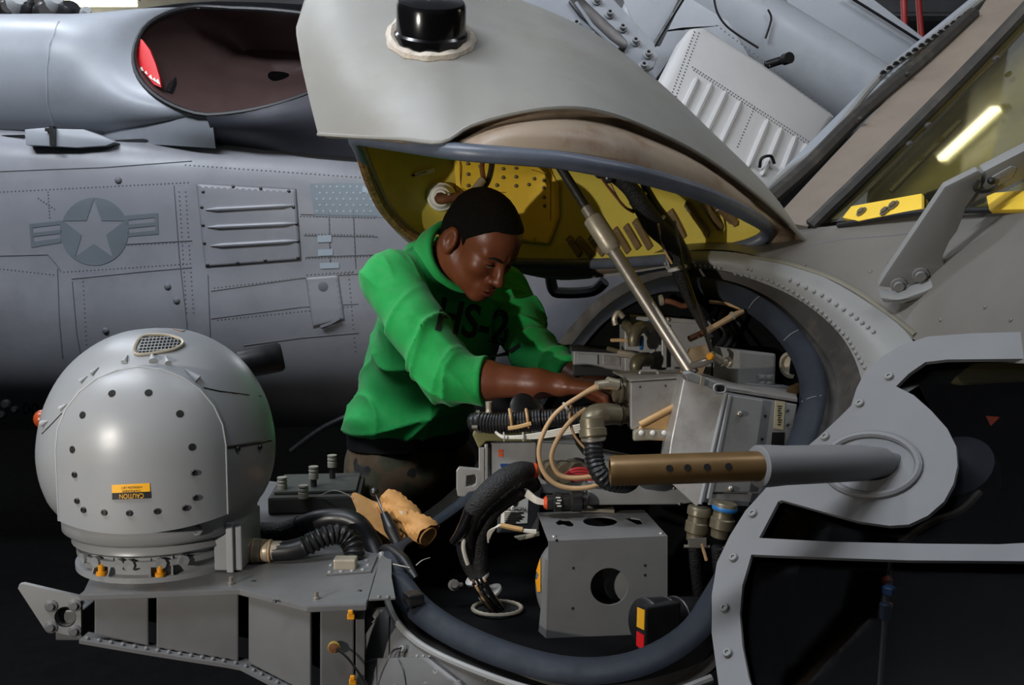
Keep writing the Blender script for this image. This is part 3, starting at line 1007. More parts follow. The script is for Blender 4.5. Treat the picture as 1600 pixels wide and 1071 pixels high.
# hinge plate with bolts and black strap
hpl = Pl(W(880, 20, 2.12), W(1020, 80, 2.1), W(930, -30, 2.16))
HP = [(780, 6), (801, 20), (900, 56), (998, 119), (1022, 104), (1028, 88), (1022, 66), (960, 0), (935, -30), (780, -30)]
add('hinge_plate', prism([hpl.at(*p) for p in HP], hpl.n * -0.012), COWL, door, bevel=0.003, label='bolted hinge plate along the top of the door')
STRAP = [(905, -10), (925, 10), (968, 50), (981, 64), (979, 75), (968, 77), (950, 62), (905, 22), (888, 0)]
add('hinge_strap', prism([hpl.at(p[0], p[1], 0.010) for p in STRAP], hpl.n * -0.010), STEELD, door, bevel=0.004, label='black strap in the hinge plate slot')
add('strap_lip', sweep([hpl.at(900, 4, 0.012), hpl.at(925, 40, 0.012), hpl.at(950, 64, 0.014), hpl.at(966, 76, 0.012)], 0.004, 6), COWL, door)
for x, y in ((900, 39), (924, 58), (948, 77), (932, 2), (952, 23), (972, 45), (992, 66), (1012, 86), (1005, 104)):
    stud('plate_bolt', hpl.at(x, y, 0.0), hpl.n, 'plate_bolt', [(0.011, -0.001), (0.011, 0.003), (0.007, 0.004), (0.007, 0.012), (0.004, 0.012), (0.004, 0.006), (0.0001, 0.006)], LAMPH, door, 12)
add('far_handle', tube(Ws([(858, 415, 2.72), (864, 452, 2.74), (880, 458, 2.74), (925, 455, 2.74), (945, 440, 2.72)]), 0.016, 8), BLACK, door, label='black hoop handle under the far side of the door')
# strut holding the door open
sa, sb = W(868, 250, 1.98), W(1082, 585, 1.78)
U = sb - sa
add('door_strut', rod(sa + U * 0.42, sb, 0.0135, 18), STEEL, NEAR, label='bright steel prop rod')
st = NEAR.children[-1]
add('strut_rod', rod(sa - U * 0.05, sa + U * 0.24, 0.0095, 14), STEELD, st)
add('strut_rod_cap', rod(sa + U * 0.24, sa + U * 0.29, 0.0125, 16), STEEL, st)
add('strut_collar', lathe([(0.014, 0), (0.0205, 0.004), (0.0205, 0.075), (0.014, 0.085)], sa + U * 0.285, U, 20), CONN2, st)

# ---- bay rim: seal, channel, riveted flange
R0 = [(612, 868, 1.76), (634, 928, 1.66), (690, 978, 1.55), (784, 1022, 1.45), (890, 1048, 1.38), (990, 1040, 1.36), (1075, 995, 1.38), (1122, 930, 1.43),
      (1172, 840, 1.51), (1226, 740, 1.59), (1259, 670, 1.65), (1270, 600, 1.72), (1246, 540, 1.82), (1192, 485, 1.92), (1125, 453, 2.02), (1045, 444, 2.1),
      (985, 466, 2.16), (930, 508, 2.2), (868, 590, 2.2), (812, 680, 2.14), (735, 775, 2.02), (652, 838, 1.86)]
O0 = [(598, 866, 1.77), (608, 950, 1.64), (650, 1003, 1.53), (745, 1050, 1.42), (860, 1085, 1.35), (1000, 1090, 1.31), (1110, 1050, 1.34), (1180, 950, 1.4),
      (1235, 850, 1.47), (1295, 760, 1.54), (1342, 660, 1.6), (1345, 590, 1.68), (1310, 520, 1.78), (1240, 464, 1.9), (1150, 428, 2.03), (1055, 421, 2.12),
      (972, 442, 2.2), (905, 495, 2.25), (846, 575, 2.25), (790, 665, 2.19), (712, 762, 2.07), (628, 828, 1.9)]
R, O = Ws(R0), Ws(O0)
Rl = crk(R, 5, True)
cen = sum(R, V()) / len(R)
def squash_band(pts, w, h):
    """flat rubber bulb following a closed line; its broad face looks out of the opening"""
    n = len(pts)
    rows = []
    for i in range(n):
        t = (pts[(i + 1) % n] - pts[i - 1]).normalized()
        inn = cen - pts[i]
        inn = (inn - t * inn.dot(t)).normalized()
        up = t.cross(inn)
        if up.dot(EYE - pts[i]) < 0:
            up = -up
        rows.append([pts[i] + inn * (math.cos(a) * w) + up * (math.sin(a) * h) for a in [2 * math.pi * k / 12 for k in range(12)]])
    rows.append(rows[0])
    return loft(rows, True)
add('bay_seal', squash_band(Rl, 0.024, 0.011), SEALB, NEAR, 60, label='blue-grey rubber seal around the bay')
for i in (61, 66, 53):
    a = Rl[i]
    inn = (cen - a).normalized()
    tt = (Rl[i + 1] - Rl[i - 1]).normalized()
    up = tt.cross(inn)
    up = up if up.dot(EYE - a) > 0 else -up
    add('seal_joint', tube([a - inn * 0.018 + up * 0.0078, a + up * 0.0112, a + inn * 0.018 + up * 0.0078], 0.0008, 5), GREY, NEAR)
mid1 = [a.lerp(b, 0.45) + V((0, 0.012, -0.03)) for a, b in zip(R, O)]
add('bay_channel', surf([R, mid1, O], 4, 3, True), SEALD, NEAR, 60, label='dark dirty channel outside the seal')
# bay tub
fl = [V((cen.x + (p.x - cen.x) * 0.93, cen.y + (p.y - cen.y) * 0.93, 0.845)) for p in R]
r_in = [cen + (p - cen) * 0.985 + V((0, 0, -0.02)) for p in R]
md = [a.lerp(b, 0.45) for a, b in zip(r_in, fl)]
c0 = V((cen.x, cen.y, 0.845))
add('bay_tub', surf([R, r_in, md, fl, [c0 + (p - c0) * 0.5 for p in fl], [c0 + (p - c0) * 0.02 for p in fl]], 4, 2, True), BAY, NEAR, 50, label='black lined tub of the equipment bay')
# riveted flange, then the nose top up to the windshield
fA = [(1040, 395, 2.16), (1110, 392, 2.1), (1180, 400, 2.02), (1275, 428, 1.9), (1358, 474, 1.78), (1425, 530, 1.66), (1440, 600, 1.56)]
oA = [(1040, 421, 2.13), (1100, 421, 2.08), (1150, 428, 2.03), (1240, 464, 1.9), (1310, 520, 1.78), (1345, 590, 1.68), (1342, 660, 1.6)]
mA = [W((a[0] + b[0]) / 2, (a[1] + b[1]) / 2, (a[2] + b[2]) / 2 - 0.022) for a, b in zip(fA, oA)]
FL = surf([Ws(oA), mA, Ws(fA)], 5, 4)
add('rivet_flange', FL, GREY, NEAR, 60, label='flange with two rows of rivets beside the bay')
FLT = bvh(FL)
def along(pts, step):
    P = []
    for i in range(len(pts) - 1):
        L = math.hypot(pts[i + 1][0] - pts[i][0], pts[i + 1][1] - pts[i][1])
        k = max(1, int(round(L / step)))
        for j in range(k):
            P.append((pts[i][0] + (pts[i + 1][0] - pts[i][0]) * j / k, pts[i][1] + (pts[i + 1][1] - pts[i][1]) * j / k))
    P.append(pts[-1])
    return P
for ln, st_ in (([(1130, 424), (1200, 437), (1240, 456), (1285, 488), (1325, 528), (1352, 575)], 9.5), ([(1235, 438), (1285, 462), (1330, 492), (1365, 520)], 12.5), ([(1040, 412), (1125, 418)], 8)):
    for x, y in along(ln, st_):
        p, n = hit(FLT, x, y)
        stud('rivet', p, n, 'flange_rivet', dome(0.0042, 0.0052), GREY, NEAR, 8)
# nose top skin
n0 = Ws([(1020, 396, 2.18), (1110, 390, 2.1), (1180, 399, 2.02), (1275, 427, 1.9), (1358, 473, 1.78), (1425, 529, 1.66), (1500, 560, 1.5), (1640, 570, 1.3)])
n2 = Ws([(1100, 376, 2.6), (1170, 356, 2.6), (1215, 350, 2.5), (1265, 356, 2.25), (1340, 348, 2.08), (1440, 333, 1.9), (1540, 325, 1.72), (1660, 320, 1.5)])
n1 = [a.lerp(b, 0.5) + V((0, -0.02, 0.012)) for a, b in zip(n0, n2)]
NT = surf([n0, n1, n2], 5, 5)
add('nose_skin', NT, SKIN_R, NEAR, 70)
NTT = bvh(NT)
NFT = bvh([NT, FL])
sp_ = cr([hit(NFT, x, y, -0.002)[0] for x, y in ((1170, 402), (1215, 409), (1255, 419), (1295, 433), (1335, 453), (1372, 478), (1405, 503), (1430, 524))], 40)
add('seam_sealant', sweep(sp_, 0.0062, 8), mat('sealant_olive', (112, 108, 94), 0.6, stain=(88, 82, 70), samt=0.5), NEAR)
seam_on(NTT, [(1255, 385), (1320, 374), (1400, 368), (1440, 362)], 0.0015, SEAM, NEAR, 'panel_seam', 0.0)
for x, y in ((1210, 352), (1260, 350), (1470, 500), (1360, 425), (1540, 480), (1580, 500), (1390, 410)):
    p, n = hit(NTT, x, y)
    stud('fastener', p, n, 'skin_fast', dome(0.0045, 0.0025), SKIN_R, NEAR, 10)

# ---- windshield: post, two panes, frame strips
wpl = Pl(W(1265, 352, 2.26), W(1600, 320, 1.62), W(1600, -20, 2.35))
post = Pl(W(1195, 312, 2.42), W(1265, 352, 2.24), W(1560, 0, 3.0))
PANE = bpy.data.materials.new('windshield_glass')
PANE.use_nodes = True
_n, _l = PANE.node_tree.nodes, PANE.node_tree.links
_n.remove(_n['Principled BSDF'])
_g = _n.new('ShaderNodeBsdfGlossy'); _g.inputs['Roughness'].default_value = 0.03; _g.inputs['Color'].default_value = (0.95, 0.95, 0.9, 1)
_t = _n.new('ShaderNodeBsdfTransparent'); _t.inputs['Color'].default_value = (0.72, 0.70, 0.52, 1)
_lw = _n.new('ShaderNodeLayerWeight'); _lw.inputs['Blend'].default_value = 0.5
_p5 = _n.new('ShaderNodeMath'); _p5.operation = 'POWER'; _p5.inputs[1].default_value = 4.0
_l.new(_lw.outputs['Facing'], _p5.inputs[0])
_f = _n.new('ShaderNodeMath'); _f.operation = 'MULTIPLY_ADD'; _f.inputs[1].default_value = 0.9; _f.inputs[2].default_value = 0.045
_l.new(_p5.outputs[0], _f.inputs[0])
_m = _n.new('ShaderNodeMixShader')
_l.new(_f.outputs[0], _m.inputs[0]); _l.new(_t.outputs[0], _m.inputs[1]); _l.new(_g.outputs[0], _m.inputs[2])
_l.new(_m.outputs[0], _n['Material Output'].inputs[0])
POSTM = mat('post_tan', (138, 126, 114), 0.45, var=0.08, scale=6, stain=(112, 102, 92), samt=0.4, sscale=5)
W1 = [(1268, 352), (1310, 348), (1440, 330), (1640, 312), (1640, -40), (1620, 20), (1440, 190), (1300, 320)]
add('windshield_pane', prism([wpl.at(*p) for p in [(1268, 352), (1440, 328), (1660, 308), (1660, -60)]], wpl.n * -0.008), PANE, NEAR, 0, label='glossy port windshield pane with a lamp reflection')
add('windshield_post', prism([post.at(*p) for p in [(1208, 344), (1262, 354), (1330, 296), (1440, 186), (1560, 75), (1640, -10), (1640, -60), (1560, -30), (1520, 32), (1400, 140), (1300, 245)]], post.n * -0.03), POSTM, NEAR, 0, label='dull tan post between the windshield panes')
def strip(name, pl, pts, wpx, m, h=0.012, lab=None):
    c = [pl.at(x, y, h * 0.4) for x, y in pts]
    return add(name, sweep(cr(c, 30), wpx, 8, flat=1.0), m, NEAR, label=lab)
strip('windshield_seal', wpl, [(1268, 354), (1300, 322), (1340, 284), (1440, 184), (1530, 92), (1640, -25)], 0.017, SEALD, 0.02, 'wide black seal on the right of the post')
strip('windshield_seal', post, [(1196, 318), (1260, 262), (1340, 182), (1440, 96), (1520, 22)], 0.021, SEALD, 0.02, 'wide black seal on the left of the post')
strip('frame_edge', post, [(1190, 306), (1230, 268), (1290, 222), (1375, 120), (1440, 72), (1545, -10)], 0.010, GREY, 0.012)
strip('post_line', post, [(1262, 346), (1330, 288), (1440, 176), (1530, 84), (1640, -35)], 0.004, BLACK, 0.02)
for x, y in ((1556, 92), (1421, 225), (1450, 196), (1344, 186), (1418, 115)):
    p = (wpl if x > 1420 and y > 80 else post).at(x, y, 0.022)
    stud('frame_screw', p, wpl.n, 'frame_screw', dome(0.008, 0.006), SEALD, NEAR, 10)
for k in range(14):
    t_ = k / 13
    x, y = 1384 + 130 * t_, 118 - 92 * t_
    stud('frame_bolt', post.at(x - 4, y - 4, 0.02), post.n, 'frame_bolt', hexbolt(0.006, 0.006), BLACK, NEAR, 8)
add('starboard_pane', prism([post.at(*p) for p in [(1194, 308), (1232, 271), (1385, 124), (1440, 75), (1545, -10), (1530, -14), (1376, 112), (1218, 270)]], post.n * -0.01), COWL, NEAR, 0, label='starboard windshield pane seen edge on')  # opaque pale grey imitates the reflection on this sliver of glass
# inside the cockpit: dash shroud, and an olive sheet coloured to imitate the pane's reflected light
CAB = mat('olive_backing', (150, 142, 88), 0.6, var=0.3, scale=5, stain=(60, 58, 40), samt=0.8, sscale=3)
CABD = mat('cabin_dark', (40, 40, 34), 0.8, var=0.3, scale=6)
add('olive_backing', surf([Ws([(1280, 345, 2.6), (1450, 330, 2.3), (1680, 320, 2.0)]), Ws([(1330, 240, 2.9), (1480, 200, 2.7), (1700, 160, 2.4)]), Ws([(1470, 100, 3.1), (1580, 60, 3.0), (1720, 0, 2.8)]), Ws([(1610, -40, 3.3), (1680, -60, 3.2), (1760, -90, 3.0)])], 4, 4), CAB, NEAR, label='olive sheet behind the glass imitating its reflected light')
add('dash_shroud', prism([W(*p, 2.2) for p in [(1400, 330), (1700, 325), (1700, 250), (1560, 262), (1450, 300)]], (0.1, 0.3, 0)), CABD, NEAR, bevel=0.02)
add('glass_rod', rod(wpl.at(1392, 300, -0.03), wpl.at(1500, 190, -0.03), 0.006, 8), CONN2, NEAR)
# yellow sill along the foot of the pane
add('pane_sill', prism([wpl.at(*p, 0.012) for p in [(1316, 340), (1330, 322), (1440, 302), (1440, 326), (1340, 345)]], wpl.n * -0.01), YEL2, NEAR, bevel=0.002, label='amber strip at the foot of the pane')
add('pane_sill', prism([wpl.at(*p, 0.012) for p in [(1540, 302), (1660, 292), (1660, 326), (1545, 328)]], wpl.n * -0.01), YEL2, NEAR, bevel=0.002)
strip('sill_seal', wpl, [(1310, 352), (1380, 340), (1450, 331), (1560, 328), (1660, 326)], 0.006, BLACK, 0.014)
for x, y in ((1346, 331), (1396, 321), (1383, 330)):
    stud('sill_clip', wpl.at(x, y, 0.014), wpl.n, 'sill_clip', hexbolt(0.008, 0.006), CONN, NEAR, 8)
# wire cutter bracket in front of the windshield
bp = Pl(W(1370, 445, 1.74), W(1530, 268, 1.62), W(1500, 340, 1.66))
BR = [(1372, 448), (1384, 428), (1476, 292), (1528, 266), (1536, 272), (1530, 296), (1510, 324), (1504, 342), (1496, 362), (1484, 378), (1474, 400), (1474, 412), (1484, 418), (1440, 440), (1400, 452)]
add('cutter_bracket', prism([bp.at(*p) for p in BR], bp.n * -0.02), GREY, NEAR, bevel=0.004, label='grey wire cutter bracket on the nose')
BF = [(1372, 450), (1400, 454), (1440, 440), (1486, 416), (1478, 425), (1430, 452), (1405, 460), (1376, 458)]
add('bracket_foot', prism([bp.at(*p) for p in BF], bp.n * 0.03 + V((0, 0, -0.003))), GREY, NEAR, bevel=0.003)
for x, y in ((1438, 430), (1404, 446), (1490, 420)):
    stud('bracket_bolt', bp.at(x, y, 0.001), bp.n, 'bracket_bolt', hexbolt(0.009, 0.008), GREY, NEAR, 10)
AR = [(1536, 268), (1640, 215), (1640, 262), (1560, 300), (1520, 318), (1506, 332), (1512, 316), (1532, 296)]
add('cutter_arm', prism([bp.at(p[0], p[1], -0.01) for p in AR], bp.n * -0.03), GREY, NEAR, bevel=0.005)
add('arm_slot', prism([bp.at(p[0], p[1], -0.007) for p in [(1532, 290), (1545, 280), (1580, 260), (1590, 262), (1582, 278), (1560, 290), (1540, 296)]], bp.n * -0.008), BOXG, NEAR, bevel=0.002)
add('arm_pin', lathe(dome(0.006, 0.01), bp.at(1548, 282, -0.005), bp.n, 10), PBLACK, NEAR)
add('arm_spring', tube([bp.at(1530, 282, 0.0), bp.at(1523, 294, 0.004), bp.at(1530, 300, 0.004), bp.at(1546, 298, 0.0), bp.at(1560, 290, 0)], 0.003, 6), STEELD, NEAR)

# ---- side window frame with pitot boss
fp = Pl(W(1115, 960, 1.33), W(1600, 960, 1.08), W(1400, 560, 1.5))
OUT = [(1128, 1110), (1112, 990), (1112, 930), (1120, 880), (1140, 838), (1165, 798), (1195, 765), (1235, 720), (1278, 684), (1312, 652), (1330, 634), (1338, 608),
       (1350, 584), (1378, 558), (1405, 541), (1450, 526), (1520, 521), (1700, 516), (1700, 1110)]
H1 = [(1400, 604), (1420, 584), (1446, 566), (1480, 562), (1690, 560), (1690, 844), (1560, 851), (1440, 850), (1300, 847), (1186, 841), (1216, 784), (1222, 782), (1300, 804), (1340, 815), (1390, 822), (1420, 820), (1450, 806),
      (1475, 784), (1490, 756), (1496, 728), (1494, 698), (1480, 670), (1455, 642), (1428, 618)]
H2 = [(1174, 867), (1300, 872), (1420, 876), (1690, 878), (1690, 1100), (1184, 1100), (1170, 1060), (1160, 1010), (1156, 960), (1160, 915)]
add('window_frame', plate([fp.at(*p) for p in OUT], [[fp.at(*p) for p in H1], [fp.at(*p) for p in H2]], fp.n * -0.006), FRAME, NEAR, 30, label='pale grey frame of the chin window with bolts')
for x, y in ((1177, 804), (1147, 873), (1133, 952), (1138, 1022), (1344, 632), (1390, 590), (1290, 684)):
    stud('frame_bolt', fp.at(x, y), fp.n, 'chin_bolt', screw(0.0068, 0.005), GREY, NEAR, 14)
# the flange wrapping back from the frame to the bay channel
fe = [fp.at(*p) for p in OUT[:13]]
bk = Ws([(1150, 1110, 1.42), (1128, 990, 1.42), (1130, 930, 1.45), (1145, 880, 1.5), (1165, 838, 1.54), (1195, 798, 1.56), (1225, 765, 1.58), (1262, 722, 1.62), (1300, 690, 1.64), (1335, 660, 1.66), (1352, 642, 1.68), (1362, 612, 1.7), (1380, 580, 1.72)])
add('frame_return', surf([fe, bk], 2, 2), FRAME, NEAR, 50)
GL = bpy.data.materials.new('chin_glass')
GL.use_nodes = True
_n, _l = GL.node_tree.nodes, GL.node_tree.links
_n.remove(_n['Principled BSDF'])
_g = _n.new('ShaderNodeBsdfGlossy'); _g.inputs['Roughness'].default_value = 0.06
_t = _n.new('ShaderNodeBsdfTransparent'); _t.inputs['Color'].default_value = (0.62, 0.62, 0.63, 1)
_lw = _n.new('ShaderNodeLayerWeight'); _lw.inputs['Blend'].default_value = 0.5
_p5 = _n.new('ShaderNodeMath'); _p5.operation = 'POWER'; _p5.inputs[1].default_value = 4.0
_l.new(_lw.outputs['Facing'], _p5.inputs[0])
_f = _n.new('ShaderNodeMath'); _f.operation = 'MULTIPLY_ADD'; _f.inputs[1].default_value = 0.9; _f.inputs[2].default_value = 0.018
_l.new(_p5.outputs[0], _f.inputs[0])
_m = _n.new('ShaderNodeMixShader')
_l.new(_f.outputs[0], _m.inputs[0]); _l.new(_t.outputs[0], _m.inputs[1]); _l.new(_g.outputs[0], _m.inputs[2])
_l.new(_m.outputs[0], _n['Material Output'].inputs[0])
add('chin_pane', prism([fp.at(p[0], p[1], -0.014) for p in [(1405, 545), (1690, 540), (1690, 862), (1180, 858), (1210, 770), (1300, 800), (1400, 815), (1480, 770), (1480, 690)]], fp.n * -0.005), GL, NEAR, 0, label='dark upper chin window pane')
add('chin_pane', prism([fp.at(p[0], p[1], -0.014) for p in [(1165, 860), (1690, 868), (1690, 1105), (1175, 1105), (1150, 1020), (1148, 940)]], fp.n * -0.005), GL, NEAR, 0, label='black lower chin window pane')
# dark cockpit well behind, its walls, strut and fitting seen through the glass
well = [[fp.at(*p, -0.03) for p in [(1150, 1110), (1140, 940), (1195, 790), (1330, 780), (1390, 560), (1720, 540), (1720, 1110)]],
        [fp.at(*p, -0.30) for p in [(1230, 1100), (1230, 960), (1260, 840), (1340, 800), (1420, 640), (1720, 600), (1720, 1110)]],
        [fp.at(*p, -0.45) for p in [(1400, 1000), (1400, 960), (1420, 880), (1440, 840), (1480, 760), (1700, 700), (1700, 1000)]]]
add('cockpit_well', loft(well, True, False, True), BAY, NEAR, 40, label='black cockpit interior behind the chin windows')
add('cabin_strap', prism([fp.at(p[0], p[1], -0.10) for p in [(1410, 600), (1445, 566), (1700, 562), (1700, 585), (1440, 600)]], fp.n * -0.01), CAB, NEAR, bevel=0.002)
add('pedal_arm', tube([fp.at(1408, 850, -0.06), fp.at(1450, 820, -0.08), fp.at(1500, 800, -0.09), fp.at(1530, 770, -0.1)], 0.006, 8), CONN2, NEAR)
add('pedal_drum', lathe([(0.0, 0), (0.05, 0.002), (0.055, 0.02), (0.055, 0.05)], fp.at(1510, 760, -0.14), fp.n, 20), mat('smoky_plastic', (72, 74, 86), 0.35), NEAR)
add('red_pointer', prism([fp.at(p[0], p[1], -0.09) for p in [(1540, 650), (1562, 652), (1548, 666)]], fp.n * -0.004), ORANGE, NEAR, 0)
fit = add('hose_fitting', rod(fp.at(1386, 905, -0.05), fp.at(1388, 912, -0.05), 0.007, 12), ORANGE, NEAR)
add('fitting_nut', lathe([(0.007, 0), (0.009, 0.002), (0.009, 0.01), (0.007, 0.012)], fp.at(1389, 930, -0.05), (0, 0, 1), 6), BLUEB, fit)
add('fitting_nut', lathe([(0.006, 0), (0.008, 0.002), (0.008, 0.02), (0.006, 0.022)], fp.at(1383, 968, -0.05), (0, 0, 1), 8), mat('fitting_teal', (26, 62, 90), 0.4), fit)
add('fitting_band', lathe([(0.0075, 0), (0.0075, 0.005)], fp.at(1385, 949, -0.05), (0, 0, 1), 10), AMBER, fit)
add('fitting_tube', tube([fp.at(1392, 876, -0.05), fp.at(1389, 905, -0.05), fp.at(1384, 950, -0.05), fp.at(1380, 1000, -0.05), fp.at(1374, 1080, -0.05)], 0.004, 8), STEELD, fit)
# boss and pitot tube
boss_c = fp.at(1400, 722)
bu = (fp.at(1450, 722) - boss_c).normalized()
bv_ = fp.n.cross(bu)
ringp = [fp.at(x, y, 0.002) for x, y in ell(1362, 727, 74, 48, 36, 0.0)]
add('boss_ridge', sweep(ringp, 0.006, 8, True), FRAME, NEAR)
ta, tb = W(1185, 729, 1.27), fp.at(1392, 722, 0.0)
ax_ = (ta - tb)
add('pitot_fairing', sweep([tb + V((0.03, 0.012, 0.0)), tb, tb + ax_ * 0.05, tb + ax_ * 0.25, tb + ax_ * 0.55, tb + ax_ * 0.8, tb + ax_ * 0.93, ta, ta + ax_ * 0.01],
    [0.006, 0.014, 0.020, 0.0255, 0.0265, 0.0268, 0.0285, 0.0285, 0.025], 28), FRAME, NEAR, 50, label='grey tapered fairing of the pitot tube')
pt = NEAR.children[-1]
tip = W(953, 736, 1.27)
pd = (tip - ta).normalized()
L_ = (tip - ta).length
add('pitot_tube', lathe([(0.0205, -0.01), (0.0205, L_ - 0.006), (0.0185, L_), (0.015, L_), (0.0145, L_ - 0.03), (0.0001, L_ - 0.03)], ta, pd, 32), BRASS, NEAR, label='worn bronze pitot tube with drain holes')
pt2 = NEAR.children[-1]
pa_, pu_, pw_ = basis(pd)
for x in (1042, 1070, 1100, 1133):
    q = ta + pd * ((W(x, 731, 1.27) - ta).dot(pd))
    dirn = (EYE - q)
    dirn = (dirn - pd * dirn.dot(pd)).normalized()
    stud('drain_hole', q + dirn * 0.0202 + V((0, 0, 0.001)), dirn, 'drain', [(0.0045, -0.002), (0.0045, 0.0008), (0.0001, 0.0008)], HOLE, pt2, 14)

# ---- lower nose skin left of the bay, access panel, wire
lo = [(608, 948, 1.64), (650, 1003, 1.53), (745, 1050, 1.42), (860, 1085, 1.36), (1000, 1096, 1.32), (1112, 1060, 1.34)]
lb = [(568, 952, 1.66), (560, 1010, 1.62), (560, 1130, 1.56), (700, 1180, 1.48), (950, 1200, 1.42), (1130, 1160, 1.4)]
lm = [W((a[0] + b[0]) / 2, (a[1] + b[1]) / 2, (a[2] + b[2]) / 2 - 0.01) for a, b in zip(lo, lb)]
LS = surf([Ws(lo), lm, Ws(lb)], 5, 4)
add('lower_skin', LS, MOUNT, NEAR, 70)
LT = bvh(LS)
add('skin_lip', tube([W(x, y, d - 0.006) for x, y, d in [(596, 866, 1.77)] + lo], 0.006, 8), GREY, NEAR)
decal('access_cover', [[(574, 1038), (592, 1030), (676, 1030), (726, 1066), (740, 1090), (572, 1090)]], LT, 0.006, MOUNT, NEAR, 16, thick=0.006)
for x, y in ((590, 1045), (688, 1049), (627, 1069), (673, 1070), (720, 1068), (634, 1017)):
    p, n = hit(LT, x, y, 0.006)
    stud('panel_bolt', p, n, 'panel_bolt', screw(0.0062, 0.006), GREY, NEAR, 12)
for x, y in ((586, 966), (658, 990), (672, 1010), (690, 1014), (742, 1052), (652, 1026), (662, 1026), (672, 1026), (760, 1062), (634, 968)):
    p, n = hit(LT, x, y, 0.0)
    stud('rivet', p, n, 'lower_rivet', dome(0.0035, 0.003), GREY, NEAR, 8)
seam_on(LT, [(609, 950), (609, 1028)], 0.0014, PBLACK, NEAR)
seam_on(LT, [(571, 980), (572, 1040)], 0.003, PBLACK, NEAR)
p, n = hit(LT, 586, 965)
add('round_plug', lathe([(0.011, 0), (0.011, 0.0015), (0.008, 0.002), (0.0001, 0.002)], p, n, 18), MOUNT, NEAR)
w0 = [hit(LT, x, y, 0.012)[0] for x, y in ((634, 1017), (622, 1020), (614, 1035), (605, 1055), (598, 1080))]
add('bonding_wire', tube(w0, 0.0016, 6), STEELD, NEAR)
w0 = [hit(LT, x, y, 0.012)[0] for x, y in ((634, 1018), (632, 1030), (640, 1050), (645, 1080))]
add('bonding_wire', tube(w0, 0.0016, 6), BLACK, NEAR)
# inside fittings on the seal at the left: clip and wires
for a in ([(614, 882, 1.70), (632, 886, 1.69), (640, 888, 1.69)], [(650, 884, 1.69), (660, 876, 1.7), (672, 872, 1.71)]):
    add('lock_wire', tube(Ws(a), 0.0012, 5), STEEL, NEAR)
add('seal_clip', [cbox(W(646, 935, 1.6), 0.03, 0.03, 0.02, 0.5)], STEELD, NEAR, 0, bevel=0.004)
# hinge hooks and worn brackets at the top of the bay
for x, y in ((1063, 402), (1158, 400)):
    add('hinge_lug', prism([W(x - 14, y + 18, 2.12), W(x - 12, y - 6, 2.14), W(x + 4, y - 14, 2.15), W(x + 16, y - 4, 2.14), W(x + 14, y + 20, 2.12), W(x + 4, y + 20, 2.12), W(x + 3, y + 2, 2.13), W(x - 5, y + 4, 2.13), W(x - 5, y + 18, 2.12)], (0.01, 0.03, 0.0)), TAN, NEAR, bevel=0.002)
# ================================================================== sensor turret
TUR = thing('sensor_turret', 'grey ball sensor turret with screwed front cover on the nose bracket', 'turret', WZ(250, 895, 0.935))
TC = W(250, 690, 1.765)
TH = math.radians(9)
TX = V((math.cos(TH), math.sin(TH), 0))
TY = V((-math.sin(TH), math.cos(TH), 0))


def T(x, y, z):
    return TC + TX * x + TY * y + V((0, 0, z))


TPROF = [(0.0001, 0.212), (0.058, 0.205), (0.111, 0.181), (0.159, 0.138), (0.193, 0.076), (0.208, 0.01), (0.207, -0.042), (0.196, -0.085), (0.183, -0.108), (0.173, -0.120), (0.172, -0.146), (0.164, -0.153), (0.150, -0.157)]
TP = cr([V((r, 0, z)) for r, z in TPROF], 40)
TB = lathe([(p.x, p.z) for p in TP], TC, (0, 0, 1), 64, False)
ball = add('turret_body', TB, TURRET, TUR, 60)
TBT = bvh(TB)
# front cover: arch shaped, domed
def cov_y(x, z):
    zz = max(z - 0.022, 0.0)
    return -math.sqrt(max(0.0, 0.19 ** 2 - x * x - zz * zz)) - 0.04
rows = []
for i in range(13):
    v = i / 12
    row = []
    for j in range(25):
        u = -1 + 2 * j / 24
        if v <= 0.5:
            z = -0.098 + 0.120 * (v / 0.5) - 0.012 * (1 - u * u) * (1 - v / 0.5)
            x = u * 0.137
        else:
            a = (v - 0.5) / 0.5
            z = 0.022 + 0.137 * math.sin(a * math.pi / 2)
            x = u * 0.137 * max(0.02, math.cos(a * math.pi / 2))
        row.append(T(x + 0.005, cov_y(x, z), z))
    rows.append(row)
CV = loft(rows)
edge = [r[0] for r in rows] + [r[-1] for r in rows[::-1]]
side = [edge, [p + TY * 0.13 for p in edge]]
cov_o = add('front_cover', [CV, loft(side, True)], TURRET, TUR, 50, label='domed arch-shaped front cover with a ring of screw holes')
add('cover_edge', sweep(edge[0:26], 0.0016, 6), LAMPH, TUR)
CVT = bvh(CV)
for x, y in ((175, 615), (232, 614), (129, 649), (281, 647), (113, 703), (300, 699)):
    p, n = hit(CVT, x, y)
    stud('cover_hole', p, n, 'cover_hole', [(0.0062, -0.001), (0.0062, 0.0006), (0.0001, 0.0006)], HOLE, cov_o, 12)
for x, y in ((117, 742), (303, 739), (121, 783), (131, 797), (163, 801), (202, 802), (245, 799), (289, 794), (305, 778)):
    p, n = hit(CVT, x, y)
    stud('cover_screw', p, n, 'cover_screw', screw(0.0052, 0.003), STEELD, cov_o, 12)
decal('caution_label', [[(175, 758), (234, 755), (235, 778), (176, 781)]], CVT, 0.0012, AMBER, cov_o, 8, label='amber label lettered upside down')
decal('caution_band', [[(175.8, 770.5), (234.8, 768), (235, 778.6), (176, 781)]], CVT, 0.0018, PBLACK, cov_o, 8)
text_on('caution_word', 'CAUTION', CVT, 206, 774.7, 10.5, AMBER, cov_o, (-1, 0.04), 0.0024, sx=0.8)
text_on('caution_line', '114 POUNDS', CVT, 206, 767.0, 5.0, PBLACK, cov_o, (-1, 0.04), 0.002)
